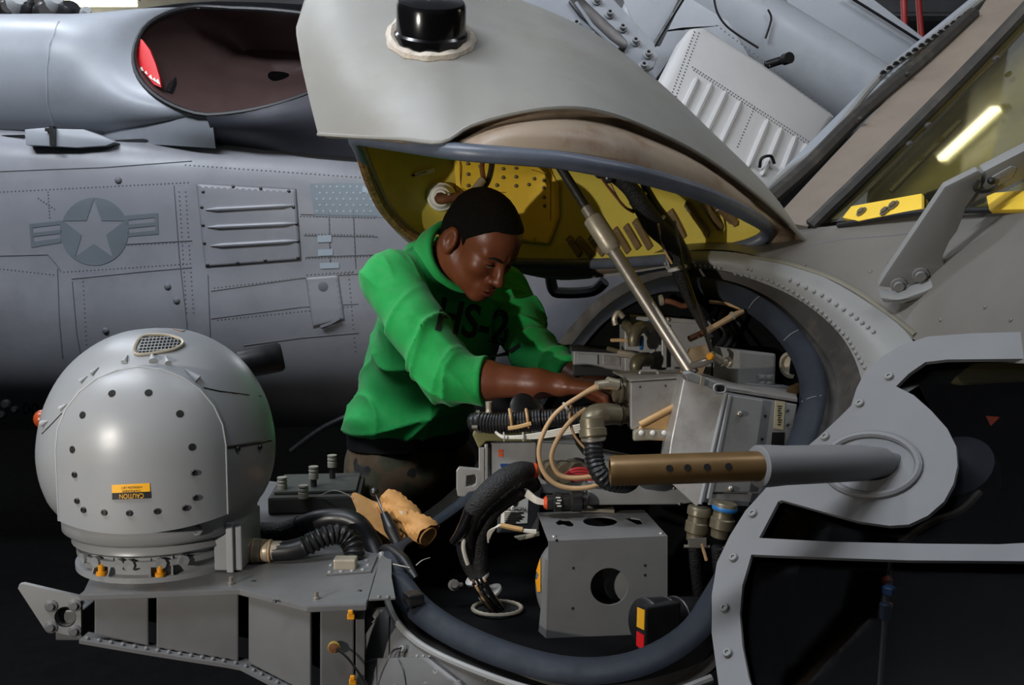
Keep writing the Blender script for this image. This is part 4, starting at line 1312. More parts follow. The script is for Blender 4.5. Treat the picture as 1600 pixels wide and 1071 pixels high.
text_on('caution_line', '4-PERSON LIFT', CVT, 206, 761.5, 5.0, PBLACK, cov_o, (-1, 0.04), 0.002)
for x, y, s, an in ((195, 566, 1, 0), (239, 564, 1.3, 0.1), (262, 567, 1, 0.15), (306, 592, 1.5, 0.6), (145, 584, 0.9, -0.4), (128, 596, 0.8, -0.6), (97, 638, 0.8, -0.9), (69, 662, 1.1, -1.2)):
    p, n = hit(TBT, x, y, 0.0)
    up = V((0.0, 0, 1)) - n * n.z
    up.normalize()
    sd = up.cross(n)
    d_ = up * math.cos(an) + sd * -math.sin(an)
    h = 0.013 * s
    add('cover_clip', rod(p + n * 0.002 - d_ * h * 0.2, p + d_ * h * 1.2 + n * 0.0005, h * 0.42, 10, h * 0.06), LAMPH, TUR, 50)
# vent with wire mesh
vent = [(222, 529), (258, 526), (282, 533), (283, 542), (262, 550), (213, 555)]
decal('vent_recess', [vent], TBT, 0.001, HOLE, TUR, 10, label='dark opening behind the vent mesh')
vp = [hit(TBT, x, y, 0.003)[0] for x, y in vent]
add('vent_frame', sweep(cr(vp, 40, True), 0.0028, 6, True), CONN2, TUR)
wires = []
def inside(x, y, poly):
    c = False
    for i in range(len(poly)):
        (x1, y1), (x2, y2) = poly[i - 1], poly[i]
        if (y1 > y) != (y2 > y) and x < (x2 - x1) * (y - y1) / (y2 - y1) + x1:
            c = not c
    return c
for k in range(13):
    P = [(216 + k * 5.6 + (555 - y) * 0.28, y) for y in np.arange(526, 556, 2.0)]
    P = [p for p in P if inside(p[0], p[1], vent)]
    if len(P) > 1:
        wires.append(sweep([hit(TBT, x, y, 0.0025)[0] for x, y in P], 0.0009, 4))
for k in range(6):
    y0 = 530 + k * 4.6
    P = [(x, y0 + (250 - x) * 0.06) for x in np.arange(214, 284, 3.0)]
    P = [p for p in P if inside(p[0], p[1], vent)]
    if len(P) > 1:
        wires.append(sweep([hit(TBT, x, y, 0.0025)[0] for x, y in P], 0.0009, 4))
add('vent_mesh', wires, LAMPH, TUR, kind='stuff')
decal('orange_label', [[(256, 511), (290, 509), (306, 513), (284, 519)]], TBT, 0.0015, AMBER2, TUR, 8, label='worn orange label on top of the ball')
for pts in ([(316, 606), (345, 612), (385, 617), (430, 622)], [(66, 678), (80, 664), (97, 646)], [(346, 701), (380, 696), (410, 691), (438, 684)]):
    seam_on(TBT, pts, 0.0014 if pts[0][0] != 346 else 0.0028, PBLACK, TUR, 'body_seam', 0.0)
for x, y in ((371, 702), (405, 699)):
    p, n = hit(TBT, x, y)
    stud('seam_screw', p, n, 'seam_screw', screw(0.005, 0.004), STEELD, TUR, 10)
add('side_knob', lathe([(0.03, -0.03), (0.03, 0.05), (0.026, 0.056), (0.0001, 0.056)], W(398, 566, 1.93), (0.8, 0.25, 0.15), 20), BLACK, TUR, label='black round knob behind the ball')
add('side_lens', blob(W(66, 655, 1.82), 0.016, 0.016, 0.018, 14, 8), mat('amber_lens', (150, 62, 24), 0.3), TUR, label='small orange lens on the left side')
add('bottom_lug', [lathe([(0.013, -0.006), (0.013, 0.012), (0.007, 0.014), (0.006, 0.006), (0.0001, 0.006)], W(205, 839, 1.612), (0.1, -1, 0.15), 16)], TURRET, TUR)
for x, y, d in ((122, 829, 1.66), (309, 827, 1.64)):
    add('bottom_lug', lathe([(0.010, -0.006), (0.010, 0.010), (0.006, 0.012), (0.005, 0.006), (0.0001, 0.006)], W(x, y, d), (0.1, -1, 0.1), 14), TURRET, TUR)
add('lower_skirt', lathe([(0.150, -0.157), (0.155, -0.162), (0.157, -0.170), (0.150, -0.175), (0.138, -0.179)], TC, (0, 0, 1), 48, False), TURRET, TUR, 50)
zb_ = 0.936 - TC.z
add('turret_neck', lathe([(0.140, -0.160), (0.140, zb_ + 0.012), (0.152, zb_ + 0.01), (0.152, zb_), (0.10, zb_)], TC, (0, 0, 1), 56, False), TURRET, TUR, 50)
nb = add('neck_ring', lathe([(0.141, -0.183), (0.149, -0.183), (0.149, -0.193), (0.141, -0.193)], TC, (0, 0, 1), 56, False), TURRET, TUR, 50)
for a in (-2.3, -2.05, -1.72, -1.6, -1.25, -1.0):
    q = TC + V((math.cos(a) * 0.149, math.sin(a) * 0.149, -0.187))
    stud('neck_lug', q, V((math.cos(a), math.sin(a), 0)), 'neck_lug', [(0.010, -0.004), (0.010, 0.004), (0.004, 0.004), (0.0001, 0.003)], TURRET, nb, 8)
for a in (-1.75, -1.05, -2.25):
    q = TC + V((math.cos(a) * 0.140, math.sin(a) * 0.140, zb_ + 0.045))
    stud('neck_screw', q, V((math.cos(a), math.sin(a), 0)), 'neck_screw', screw(0.0062, 0.004), TURRET, nb, 12)
for a in (-1.98, -1.26):
    q = TC + V((math.cos(a) * 0.148, math.sin(a) * 0.148, zb_ + 0.012))
    t_ = V((-math.sin(a), math.cos(a), 0)); r_ = V((math.cos(a), math.sin(a), 0))
    for s in (-0.018, 0.018):
        add('neck_gusset', prism([q + t_ * s - r_ * 0.01, q + t_ * s + r_ * 0.006, q + t_ * s - r_ * 0.008 + V((0, 0, 0.03))], t_ * 0.003), TURRET, TUR, 0)
    stud('amber_bolt', q, V((0, 0, 1)), 'amber_bolt', hexbolt(0.006, 0.018), AMBER2, TUR, 8)
cbp = V((0.158 + TC.x, TC.y - 0.085, 0.936))
cb_ = add('connector_box', [cbox(cbp + V((-0.01, 0.06, 0.046)), 0.05, 0.13, 0.086)], TURRET, TUR, 0, bevel=0.003)
add('box_edge', cbox(cbp + V((-0.005, -0.008, 0.046)), 0.012, 0.008, 0.09), LAMPH, cb_, 0, bevel=0.002)

# ================================================================== bracket carrying the turret
MNT = thing('turret_bracket', 'grey riveted bracket with end plate and rib slots under the ball turret', 'bracket', W(330, 1000, 1.6))
ZT = 0.936
top = [(128, 931), (240, 927), (375, 922), (480, 949), (572, 946), (585, 900), (600, 862), (560, 800), (500, 760), (420, 752), (395, 800), (172, 862), (140, 905)]
TOPP = [WZ(x, y, ZT) for x, y in top]
add('top_plate', prism(TOPP, (0, 0, -0.008)), MOUNT, MNT, 0, bevel=0.0015)
fr = [WZ(x, y, ZT - 0.004) for x, y in ((128, 931), (240, 927), (375, 922), (480, 949), (572, 946))]
def below(px, topy, boty):
    q = WZ(px, topy, ZT - 0.004)
    return W(px, boty, q.y)
segs = [((146, 932, 994), (231, 928, 1012), 'web_panel'), ((243, 928, 1015), (372, 923, 1036), 'web_panel'), ((385, 926, 1038), (482, 949, 1088), 'web_panel'), ((500, 950, 1096), (553, 947, 1110), 'web_panel'), ((556, 947, 1110), (570, 946, 1110), 'web_flange')]
for (x0, t0, b0), (x1, t1, b1), nm in segs:
    A, B, C_, D_ = below(x0, t0, t0 + 1), below(x1, t1, t1 + 1), below(x1, t1, b1), below(x0, t0, b0)
    nrm = (B - A).cross(V((0, 0, 1))).normalized()
    if nrm.y > 0:
        nrm = -nrm
    add(nm, prism([p + nrm * -0.004 for p in (A, B, C_, D_)], nrm * -0.006), MOUNT, MNT, 0, bevel=0.004 if nm == 'web_panel' else 0.001)
# hidden back web, lower flange with rivets
bk0 = [below(x, t, b) + V((0.01, 0.10, 0)) for x, t, b in ((130, 931, 994), (240, 927, 1014), (378, 922, 1036), (480, 949, 1088), (575, 946, 1115))]
add('inner_web', loft([bk0, [p + V((0, 0, 0.12)) for p in bk0]]), BAY, MNT, 0, thick=0.004)
lowf = [below(x, t, b) for x, t, b in ((130, 931, 995), (240, 927, 1014), (360, 922, 1033), (380, 923, 1037), (480, 949, 1088))]
add('lower_flange', loft([[p + V((0, -0.016, 0)) for p in lowf], [p + V((0, 0.02, 0)) for p in lowf], [p + V((0, 0.02, -0.007)) for p in lowf], [p + V((0, -0.016, -0.006)) for p in lowf], [p + V((0, -0.016, 0)) for p in lowf]]), MOUNT, MNT, 20)
for i in range(4):
    a, b = lowf[i], lowf[i + 1]
    k = int((b - a).length / 0.017)
    for j in range(k):
        q = a.lerp(b, (j + 0.5) / k) + V((0, -0.007, 0.001))
        stud('flange_rivet', q, V((0, -0.2, 1)), 'br_rivet', dome(0.0042, 0.004), MOUNT, MNT, 8)
add('top_lip', loft([[p + V((0, -0.008, 0.005)) for p in fr], [p + V((0, 0.012, 0.005)) for p in fr], [p + V((0, 0.012, -0.006)) for p in fr], [p + V((0, -0.008, -0.006)) for p in fr], [p + V((0, -0.008, 0.005)) for p in fr]]), MOUNT, MNT, 20)
# end plate
ep = Pl(W(28, 915, 1.60), W(127, 935, 1.612), W(127, 997, 1.612))
EP = [ep.at(*p) for p in [(30, 914), (36, 913), (122, 933), (126, 936), (127, 994), (124, 997), (74, 986), (69, 983), (28, 920)]]
add('end_plate', plate(EP, [[ep.at(*p) for p in ell(102, 965, 17, 16.5, 28)]], ep.n * -0.010), GREY, MNT, 30, label='pointed end plate with a round hole and four bolts')
hc = ep.at(102, 965)
add('hole_sleeve', lathe([(0.0185, -0.002), (0.0185, -0.05), (0.0165, -0.05), (0.0165, -0.002)], hc, ep.n, 28, False), MOUNT, MNT, 60)
add('end_block', cbox(W(122, 966, 1.66), 0.05, 0.07, 0.055), MOUNT, MNT, 0, bevel=0.003)
for x, y in ((80, 947), (117, 946), (80, 980), (117, 986)):
    stud('end_bolt', ep.at(x, y), ep.n, 'end_bolt', [(0.011, -0.001), (0.011, 0.002), (0.007, 0.003), (0.006, 0.007), (0.0001, 0.007)], MOUNT, MNT, 14)
for x, y in ((361, 913), (494, 936)):
    stud('top_bolt', WZ(x, y, ZT), V((0, 0, 1)), 'top_bolt', hexbolt(0.004, 0.012), STEEL, MNT, 8)
for x, y in ((396, 909), (562, 924), (430, 940)):
    stud('top_rivet', WZ(x, y, ZT), V((0, 0, 1)), 'top_rivet', dome(0.004, 0.002), STEELD, MNT, 8)
# rusty plug, amber tabs, wire
wf = below(522, 950, 1011) + V((0, -0.001, 0))
add('rust_ring', lathe([(0.010, 0), (0.010, 0.003), (0.007, 0.004), (0.006, 0.001), (0.0001, 0.001)], wf, (0, -1, 0), 20), mat('old_yellow', (150, 128, 44), 0.6), MNT, label='yellow-rusted ring')
add('rust_plug', lathe([(0.008, 0), (0.008, 0.006), (0.0001, 0.007)], wf, (0, -1, 0), 14), RUST, MNT)
for x, y in ((549, 962), (552, 1064)):
    q = below(x, 948, y) + V((0, -0.004, 0))
    add('amber_clip', [cbox(q, 0.012, 0.008, 0.010), cbox(q + V((0.0, -0.003, 0.008)), 0.008, 0.006, 0.008)], AMBER2, MNT, 0, bevel=0.002)
add('plug_wire', tube([wf + V((0.005, -0.008, 0)), below(545, 948, 1024) + V((0, -0.012, 0)), below(568, 946, 1055) + V((0, -0.012, 0)), below(585, 946, 1085) + V((0, -0.01, 0))], 0.002, 6), STEELD, MNT)
# riveted corner strap between bracket and nose
add('nose_strap', prism([WZ(x, y, ZT + 0.002) for x, y in ((576, 940), (618, 938), (612, 905), (612, 852), (598, 862))], (0, 0, 0.004)), MOUNT, MNT, 0, bevel=0.001)
for x, y in ((592, 934), (606, 934)):
    stud('strap_bolt', WZ(x, y, ZT + 0.006), V((0, 0, 1)), 'br_rivet', dome(0.0042, 0.004), MOUNT, MNT, 8)
add('floor_pad', prism([WZ(x, y, ZT) for x, y in ((509, 901), (580, 896), (590, 872), (522, 875))], (0, 0, 0.004)), MOUNT, MNT, 0, bevel=0.001)
for x, y in ((515, 895), (533, 894), (550, 893), (567, 891), (575, 884), (517, 884), (537, 882), (573, 877)):
    stud('pad_rivet', WZ(x, y, ZT + 0.004), V((0, 0, 1)), 'pad_rivet', dome(0.004, 0.003), GREY, MNT, 8)
add('hose_socket', cbox(WZ(540, 880, ZT + 0.012), 0.04, 0.028, 0.02), CONN2, MNT, 0, bevel=0.003)

# ---- hoses on the bracket
H = thing('corrugated_hose', 'black corrugated hose from the turret connector box with a pale coupling', 'hose', W(470, 850, 1.74))
hs = Ws([(428, 862, 1.735), (455, 860, 1.735), (480, 852, 1.74), (505, 840, 1.75), (528, 836, 1.76), (545, 845, 1.76), (553, 860, 1.75), (552, 878, 1.74)])
hc_ = cr(hs, 90)
add('hose', sweep(hc_, [0.0185 + (0.0022 * math.sin(i * 1.25) if i > 26 else 0) for i in range(90)], 16), BLACK, H)
ad = (hc_[0] - W(380, 862, 1.735)).normalized()
cpl_ = W(378, 861, 1.735)
add('coupling', lathe([(0.016, -0.01), (0.0225, 0), (0.0225, 0.02), (0.02, 0.021), (0.0225, 0.023), (0.0225, 0.036), (0.019, 0.038), (0.0205, 0.042), (0.0205, 0.05), (0.018, 0.052), (0.018, 0.075), (0.015, 0.076)], cpl_, ad, 28), CONN2, H, label='pale metal screw coupling')
for z, r in ((0.021, 0.0226), (0.0385, 0.0206), (0.051, 0.0206)):
    add('coupling_ring', lathe([(r, 0), (r + 0.0008, 0.001), (r + 0.0008, 0.003), (r, 0.004)], cpl_ + ad * z, ad, 28), TWIRE, H)
H2_ = thing('sleeved_hose', 'smooth black hose arching behind the corrugated one on the bracket', 'hose', W(500, 815, 1.86))
hs2 = Ws([(405, 832, 1.9), (440, 832, 1.89), (470, 822, 1.87), (500, 812, 1.85), (535, 810, 1.84), (560, 820, 1.83), (578, 845, 1.82), (590, 872, 1.8)])
add('hose', tube(hs2, 0.019, 14), BLACKG if False else BLACK, H2_)
add('braid', tube(hs2[:3], [0.0205, 0.0205], 14), BRAID, H2_)
add('clip_band', tube([hs2[1] + V((0.02, -0.02, -0.01)), hs2[1] + V((0.05, -0.02, 0.0))], 0.003, 6), TWIRE, H2_)

# ---- valve box with white plugs in the dark behind
VB = thing('valve_box', 'dim grey-green box with four white plugs beside the turret', 'box', WZ(480, 800, 0.936))
vb = V(WZ(478, 812, 0.936))
add('box_body', cbox(vb + V((0.0, 0.14, 0.02)), 0.20, 0.20, 0.04, 0.1), mat('dull_green_grey', (58, 58, 52), 0.55, stain=(50, 48, 40), samt=0.6, sscale=12), VB, 0, bevel=0.006)
add('box_lid', cbox(vb + V((0.0, 0.145, 0.044)), 0.18, 0.17, 0.008, 0.1), mat('dull_green_lid', (66, 68, 62), 0.5), VB, 0, bevel=0.003)
for x, y, d in ((441, 757, 2.10), (474, 770, 2.05), (490, 740, 2.12), (519, 722, 2.2)):
    q = W(x, y, d)
    pl_ = add('white_plug', lathe([(0.011, -0.012), (0.011, 0), (0.009, 0.002), (0.011, 0.004), (0.011, 0.008), (0.009, 0.010), (0.011, 0.012), (0.011, 0.016), (0.0001, 0.016)], q, (0, 0, 1), 16), mat('dull_plug', (150, 146, 132), 0.5) if 'dull_plug' not in MATS else MATS['dull_plug'], VB)
    add('plug_stem', rod(V((q.x, q.y, 0.975)), q + V((0, 0, -0.012)), 0.007, 10), STEELD, pl_)
add('safety_wire', tube(Ws([(500, 775, 2.06), (520, 767, 2.04), (540, 772, 2.0), (552, 780, 1.96)]), 0.0012, 5), STEEL, VB)

# ---- rolled brown paper and the tool wedge on the seal
PR = thing('paper_roll', 'crumpled roll of brown paper lying at the left end of the bay', 'paper', W(620, 815, 1.86))
pa, pb = W(606, 782, 1.9), W(668, 838, 1.82)
ax_ = (pb - pa).normalized()
rows = []
a0, u0, w0_ = basis(ax_)
for i in range(13):
    t_ = i / 12
    c = pa.lerp(pb, t_)
    rows.append([c + (u0 * math.cos(a) + w0_ * math.sin(a)) * (0.026 + 0.003 * math.sin(3 * a + i * 0.9) + 0.002 * math.sin(7 * a + i * 1.7)) * (1 + 0.06 * math.sin(i * 1.3)) for a in [2 * math.pi * k / 26 for k in range(26)]])
add('roll', loft(rows, True), PAPER, PR, 25)
add('roll_core', lathe([(0.021, -0.004), (0.02, 0.003), (0.012, 0.001), (0.0001, -0.01)], pb, ax_, 16), PAPER, PR)
sheet = [Ws([(548, 776, 1.97), (556, 770, 1.98), (590, 785, 1.95), (612, 775, 1.93)]), Ws([(556, 795, 1.93), (572, 788, 1.94), (596, 800, 1.92), (622, 792, 1.9)]),
         Ws([(560, 806, 1.9), (590, 812, 1.9), (612, 828, 1.88), (640, 815, 1.87)]), Ws([(590, 830, 1.87), (602, 838, 1.86), (622, 850, 1.85), (655, 838, 1.84)])]
add('loose_sheet', surf(sheet, 4, 4), PAPER, PR, 30, thick=0.002)
add('torn_scrap', prism(Ws([(623, 799, 1.82), (629, 800, 1.82), (628, 806, 1.82)]), (0, 0.002, 0)), PWHITE, PR, 0)
BRU = thing('wire_brush', 'thin dark tool with a knob leaning on the brown paper', 'tool', W(600, 815, 1.84))
add('tool_shaft', tube(Ws([(586, 770, 1.9), (592, 785, 1.88), (602, 808, 1.86)]), 0.0025, 8), STEELD, BRU)
add('tool_grip', tube(Ws([(600, 803, 1.84), (610, 825, 1.82), (622, 850, 1.8)]), [0.008, 0.013, 0.010], 12), BLACK, BRU)
add('tool_knob', blob(W(585, 769, 1.9), 0.009, 0.009, 0.009, 12, 8), STEELD, BRU)
tag(add('bonding_strap', tube(Ws([(590, 868, 1.80), (602, 858, 1.79), (625, 872, 1.74), (640, 890, 1.70), (650, 905, 1.68)]), [0.006, 0.012, 0.012, 0.006], 10), BLACK), 'short black strap lying over the left end of the bay seal', 'strap')

# ================================================================== equipment in the bay
BAYZ = 0.846


def connector(name_parent, loc, axis, r, L, m=None, n=20, ring=True, name='connector'):
    m = m or CONN
    o = add(name, lathe([(r * 1.12, 0), (r * 1.12, L * 0.12), (r, L * 0.14), (r, L * 0.4), (r * 1.08, L * 0.42), (r * 1.08, L * 0.72), (r * 0.92, L * 0.75), (r * 0.92, L), (r * 0.6, L), (0.0001, L * 0.97)], loc, axis, n), m, name_parent)
    if ring:
        a = V(axis).normalized()
        add('knurl_ring', lathe([(r * 1.08, 0), (r * 1.16, 0.001), (r * 1.16, L * 0.08), (r * 1.08, L * 0.1)], V(loc) + a * L * 0.5, axis, n), STEELD, o)
    return o


# 1: punched grey bracket box at the bottom with a ball inside
PB = thing('punched_box', 'grey sheet metal box with round cut-outs on the bay floor', 'box', W(945, 1000, 1.66))
pf = Pl(W(857, 846, 1.60), W(1043, 838, 1.62), W(854, 998, 1.60))
FO = [(857, 846), (1043, 838), (1043, 961), (1008, 963), (1000, 994), (853, 999)]
add('front_panel', plate([pf.at(*p) for p in FO], [[pf.at(*p) for p in ell(952, 917, 29.5, 29, 40)]], pf.n * -0.003), PBOX, PB, 30)
A_, B_ = pf.at(857, 846), pf.at(1043, 838)
C_, D_ = W(1008, 797, 1.80), W(840, 800, 1.78)
tp = Pl(A_, B_, D_)
TH_ = [ell(938, 815, 27, 8, 30), [(868, 817), (875, 812), (890, 812), (897, 818), (895, 823), (888, 823), (880, 820), (872, 821)], [(977, 811), (985, 809), (1000, 811), (1006, 819), (996, 820), (985, 815)]]
add('top_panel', plate([A_, B_, tp.at(1006, 797), tp.at(840, 801)], [[tp.at(*p) for p in h] for h in TH_], (0, 0, -0.003)), PBOX, PB, 30)
add('side_flange', prism([A_, pf.at(853, 999), pf.at(853, 999) + V((-0.012, 0.03, 0.0)), pf.at(856, 880) + V((-0.004, 0.02, 0)), pf.at(856, 880)], (0.002, 0.0, 0)), PBOX, PB, 0)
BB = blob(W(876, 912, 1.70), 0.046, 0.06, 0.078, 28, 18)
bs = add('inner_ball', BB, PBOX, PB, 60, label='grey dome bulging from the left side of the box')
BLT = bvh(BB)
dr = W(972, 917, 1.655)
add('inner_drum', lathe([(0.031, 0.05), (0.031, 0.0), (0.027, -0.004), (0.0001, -0.005)], dr, (0, 1, 0), 30), BOXG, PB, label='light round drum seen through the front hole')
decal('amber_label', [[(836, 866), (840, 862), (846, 872), (846, 925), (841, 925), (837, 900)]], BLT, 0.002, AMBER2, bs, 8)
for x, y in ((896, 888), (1008, 884), (895, 951), (1008, 899), (870, 845)):
    stud('panel_hole', pf.at(x, y), pf.n, 'panel_hole', [(0.0024, -0.001), (0.0024, 0.0005), (0.0001, 0.0005)], HOLE, PB, 10)
for x, y in ((866, 839), (1033, 834)):
    stud('corner_rivet', tp.at(x, y, 0.0), V((0, 0, 1)), 'corner_rivet', dome(0.005, 0.003), STEEL, PB, 10)
# 2: black canister with labels at the front right of the bay
BC = thing('black_motor', 'black cylinder with amber and red labels at the front edge of the bay', 'motor', W(1040, 975, 1.55))
bc0, bc1 = W(1004, 972, 1.50), W(1105, 968, 1.58)
add('motor_body', lathe([(0.034, 0), (0.038, 0.003), (0.038, 0.11), (0.034, 0.112)], bc0, bc1 - bc0, 28), BLACK, BC)
mfr = Ws([(1010, 950, 1.455), (1064, 941, 1.47), (1064, 1008, 1.47), (1008, 1021, 1.455)])
mv = W(996, 946, 1.505) - mfr[0]
add('motor_flange', prism(mfr, mv), BLACK, BC, 0, bevel=0.003)
def on_side(a, b):
    out = V((-0.0016, -0.0006, 0))
    return mfr[0].lerp(mfr[3], b) + mv * a + out
for t_ in (0.045, 0.068):
    add('motor_band', lathe([(0.0385, 0), (0.0398, 0.001), (0.0398, 0.004), (0.0385, 0.005)], bc0 + (bc1 - bc0).normalized() * t_, bc1 - bc0, 28), STEELD, BC)
add('amber_label', prism([on_side(0.12, 0.06), on_side(0.92, 0.04), on_side(0.92, 0.48), on_side(0.12, 0.50)], (0.001, 0, 0)), AMBER, BC, 0)
add('red_label', prism([on_side(0.10, 0.62), on_side(0.92, 0.58), on_side(0.92, 0.90), on_side(0.10, 0.97)], (0.001, 0, 0)), RED, BC, 0)
add('motor_nut', blob(W(1014, 1022, 1.45), 0.005, 0.005, 0.005, 10, 6), STEEL, BC)
# 3: grommet ring in the floor
gc = WZ(777, 951, BAYZ + 0.004)
gr = add('floor_grommet', sweep([gc + V((math.cos(a) * 0.045, math.sin(a) * 0.036, 0)) for a in [2 * math.pi * k / 44 for k in range(44)]], [0.0038 if k % 2 else 0.0046 for k in range(44)], 8, True), CONN2)
tag(gr, 'pale ribbed grommet ring round the cable hole in the bay floor', 'grommet')
NEARHOLE = add('cable_hole', lathe([(0.042, 0), (0.0001, 0.0005)], gc - V((0, 0, 0.003)), (0, 0, 1), 30), HOLE, NEAR)
# 4: main equipment case A (left, bare metal) with gusset
UA = thing('equipment_case', 'scuffed bare metal equipment case behind the pitot tube tip, connectors on its left end', 'case', W(1030, 700, 1.8))
fa = Pl(W(985, 597, 1.72), W(1085, 592, 1.72), W(985, 690, 1.72))
FA = [fa.at(*p) for p in [(985, 598), (1080, 592), (1080, 660), (1066, 690), (1058, 628), (1012, 655), (1000, 662), (985, 672)]]
add('case_shell', prism([fa.at(*p) for p in [(985, 598), (1064, 593), (1064, 634), (1056, 632), (992, 672), (985, 672)]], (0, 0.13, 0.0)), BOXM, UA, 0, bevel=0.0025)
add('case_lid', prism([fa.at(985, 597, 0.001), fa.at(1074, 591, 0.001), W(1070, 581, 1.87), W(957, 583, 1.87)], (0, 0, 0.004)), BOXM, UA, 0, bevel=0.001)
add('lid_handle', [tube(Ws([(1000, 584, 1.80), (1003, 580, 1.80), (1025, 580, 1.80), (1028, 584, 1.80)]), 0.003, 8)], BOXM, UA)
add('tan_gusset', prism([fa.at(*p, 0.012) for p in [(1000, 668), (1058, 634), (1060, 690), (1002, 688), (994, 680)]], (0, 0.012, 0)), TANP, UA, 0, bevel=0.002, label='tan primed triangular gusset')
add('gusset_rail', rod(fa.at(1000, 664, 0.016), fa.at(1060, 632, 0.016), 0.006, 10), TANP, UA)
add('gusset_foot', prism([fa.at(*p, 0.018) for p in [(990, 676), (1004, 670), (1062, 674), (1062, 686), (990, 690)]], (0, 0.02, 0)), CONN2, UA, 0, bevel=0.003)
for x in (1002, 1020, 1038, 1050):
    stud('gusset_rivet', fa.at(x, 677, 0.019), fa.n, 'gusset_rivet', dome(0.005, 0.003), PWHITE, UA, 12)
for x, y, r, L in ((975, 611, 0.0215, 0.03), (972, 646, 0.020, 0.034)):
    connector(UA, W(984, y, 1.755), (-1, -0.15, 0), r, L)
for x, y in ((1000, 605), (1040, 603), (1075, 608)):
    stud('case_screw', fa.at(x, y), fa.n, 'case_screw', dome(0.002, 0.0012), STEELD, UA, 8)
# hanging elbow connector under case A and its braided lead
EL = thing('elbow_connector', 'olive elbow connector with ribbed black lead left of the pitot tip', 'connector', W(925, 680, 1.7))
add('elbow', tube(Ws([(965, 648, 1.735), (940, 648, 1.72), (926, 655, 1.70), (926, 672, 1.69)]), [0.019, 0.021, 0.022, 0.020], 16), CONN, EL)
add('elbow_body', lathe([(0.018, 0), (0.022, 0.004), (0.022, 0.02), (0.025, 0.022), (0.025, 0.034), (0.02, 0.037), (0.02, 0.044)], W(924, 652, 1.69), W(928, 690, 1.68) - W(924, 652, 1.69), 22), CONN, EL)
add('elbow_clamp', lathe([(0.021, 0), (0.0225, 0.001), (0.0225, 0.006), (0.021, 0.007)], W(927, 682, 1.682), (0.1, 0, -1), 22), STEEL, EL)
le = cr(Ws([(927, 688, 1.68), (928, 710, 1.67), (934, 735, 1.66), (950, 752, 1.66), (975, 756, 1.68), (985, 752, 1.72)]), 70)
add('ribbed_lead', sweep(le, [0.0165 + 0.0012 * math.sin(i * 2.0) for i in range(70)], 14), BLACK, EL, label='ribbed black lead')
# 5: leaning front case B / C / D
UB = thing('equipment_case', 'tall grey equipment case with hinged cover, leaning, right of the scuffed metal case', 'case', W(1140, 780, 1.72))
fb = Pl(W(1066, 600, 1.66), W(1135, 612, 1.64), W(1090, 790, 1.62))
add('side_panel', prism([fb.at(*p) for p in [(1068, 592), (1134, 612), (1092, 790), (1088, 792), (1040, 748), (1048, 690)]], (0, 0.08, 0)), BOXM, UB, 0, bevel=0.0025, label='scuffed slanting end panel')
fc = Pl(W(1136, 612, 1.63), W(1240, 628, 1.68), W(1096, 785, 1.61))
add('case_shell', prism([fc.at(*p) for p in [(1137, 613), (1246, 632), (1236, 700), (1200, 790), (1098, 786)]], (0.005, 0.10, 0)), BOXG, UB, 0, bevel=0.003)
add('case_cover', prism([fc.at(*p, 0.008) for p in [(1143, 618), (1194, 626), (1172, 770), (1112, 770)]], fc.n * -0.008), BOXG, UB, 0, bevel=0.002)
add('cover_edge', prism([fc.at(*p, 0.010) for p in [(1140, 617), (1144, 618), (1112, 780), (1106, 780)]], fc.n * -0.008), LAMPH, UB, 0, bevel=0.001)
add('foot_panel', prism([fc.at(*p, 0.006) for p in [(1112, 772), (1176, 772), (1170, 792), (1108, 790)]], fc.n * -0.006), BOXG, UB, 0, bevel=0.001)
for x, y in ((1155, 647), (1141, 764)):
    stud('cover_stud', fc.at(x, y, 0.008), fc.n, 'cover_stud', dome(0.0058, 0.006), STEEL, UB, 14)
for x, y in ((1196, 650), (1191, 686), (1230, 642), (1230, 664), (1192, 720)):
    stud('case_screw', fc.at(x, y, 0.0), fc.n, 'case_screw2', dome(0.003, 0.002), STEELD, UB, 10)
add('data_label', prism([fc.at(*p, 0.001) for p in [(1212, 626), (1227, 628), (1224, 672), (1209, 670)]], fc.n * -0.001), mat('label_cream', (196, 184, 150), 0.6), UB, 0, label='cream data label')
for k in range(9):
    add('label_print', prism([fc.at(1215 + (k % 2), 634 + k * 3.6, 0.0015), fc.at(1222 - (k % 3), 634.6 + k * 3.6, 0.0015), fc.at(1222 - (k % 3), 636.4 + k * 3.6, 0.0015), fc.at(1215 + (k % 2), 635.8 + k * 3.6, 0.0015)], fc.n * -0.0005), PBLACK, UB, 0)
add('black_label', prism([fc.at(*p, 0.001) for p in [(1207, 676), (1226, 676), (1224, 702), (1205, 700)]], fc.n * -0.001), PBLACK, UB, 0)
add('case_lid', prism([fc.at(1066, 590, 0.0), fc.at(1134, 611, 0.0), fc.at(1246, 629, 0.0), W(1242, 612, 1.84), W(1140, 600, 1.84), W(1070, 581, 1.86)], (0, 0, 0.006)), BOXM, UB, 0, bevel=0.001)
add('lid_strap', prism([fc.at(*p, 0.006) for p in [(1070, 584), (1080, 582), (1120, 598), (1128, 608), (1118, 610), (1074, 594)]], (0, 0.03, 0.0)), BOXG, UB, 0, bevel=0.002)
add('lid_catch', [cbox(fc.at(1124, 606, 0.012), 0.016, 0.016, 0.014)], PBLACK, UB, 0, bevel=0.002)
add('catch_frame', tube([fc.at(*p, 0.022) for p in ((1117, 602), (1132, 602), (1132, 613), (1118, 613))], 0.0018, 6, closed=True), LAMPH, UB)
add('lid_tape', prism([fc.at(*p, 0.010) for p in [(1096, 588), (1102, 589), (1100, 603), (1094, 602)]], fc.n * -0.002), CONN2, UB, 0)
add('corner_rod', rod(fc.at(1134, 614, 0.004), fc.at(1094, 788, 0.004), 0.0036, 8), LAMPH, UB)
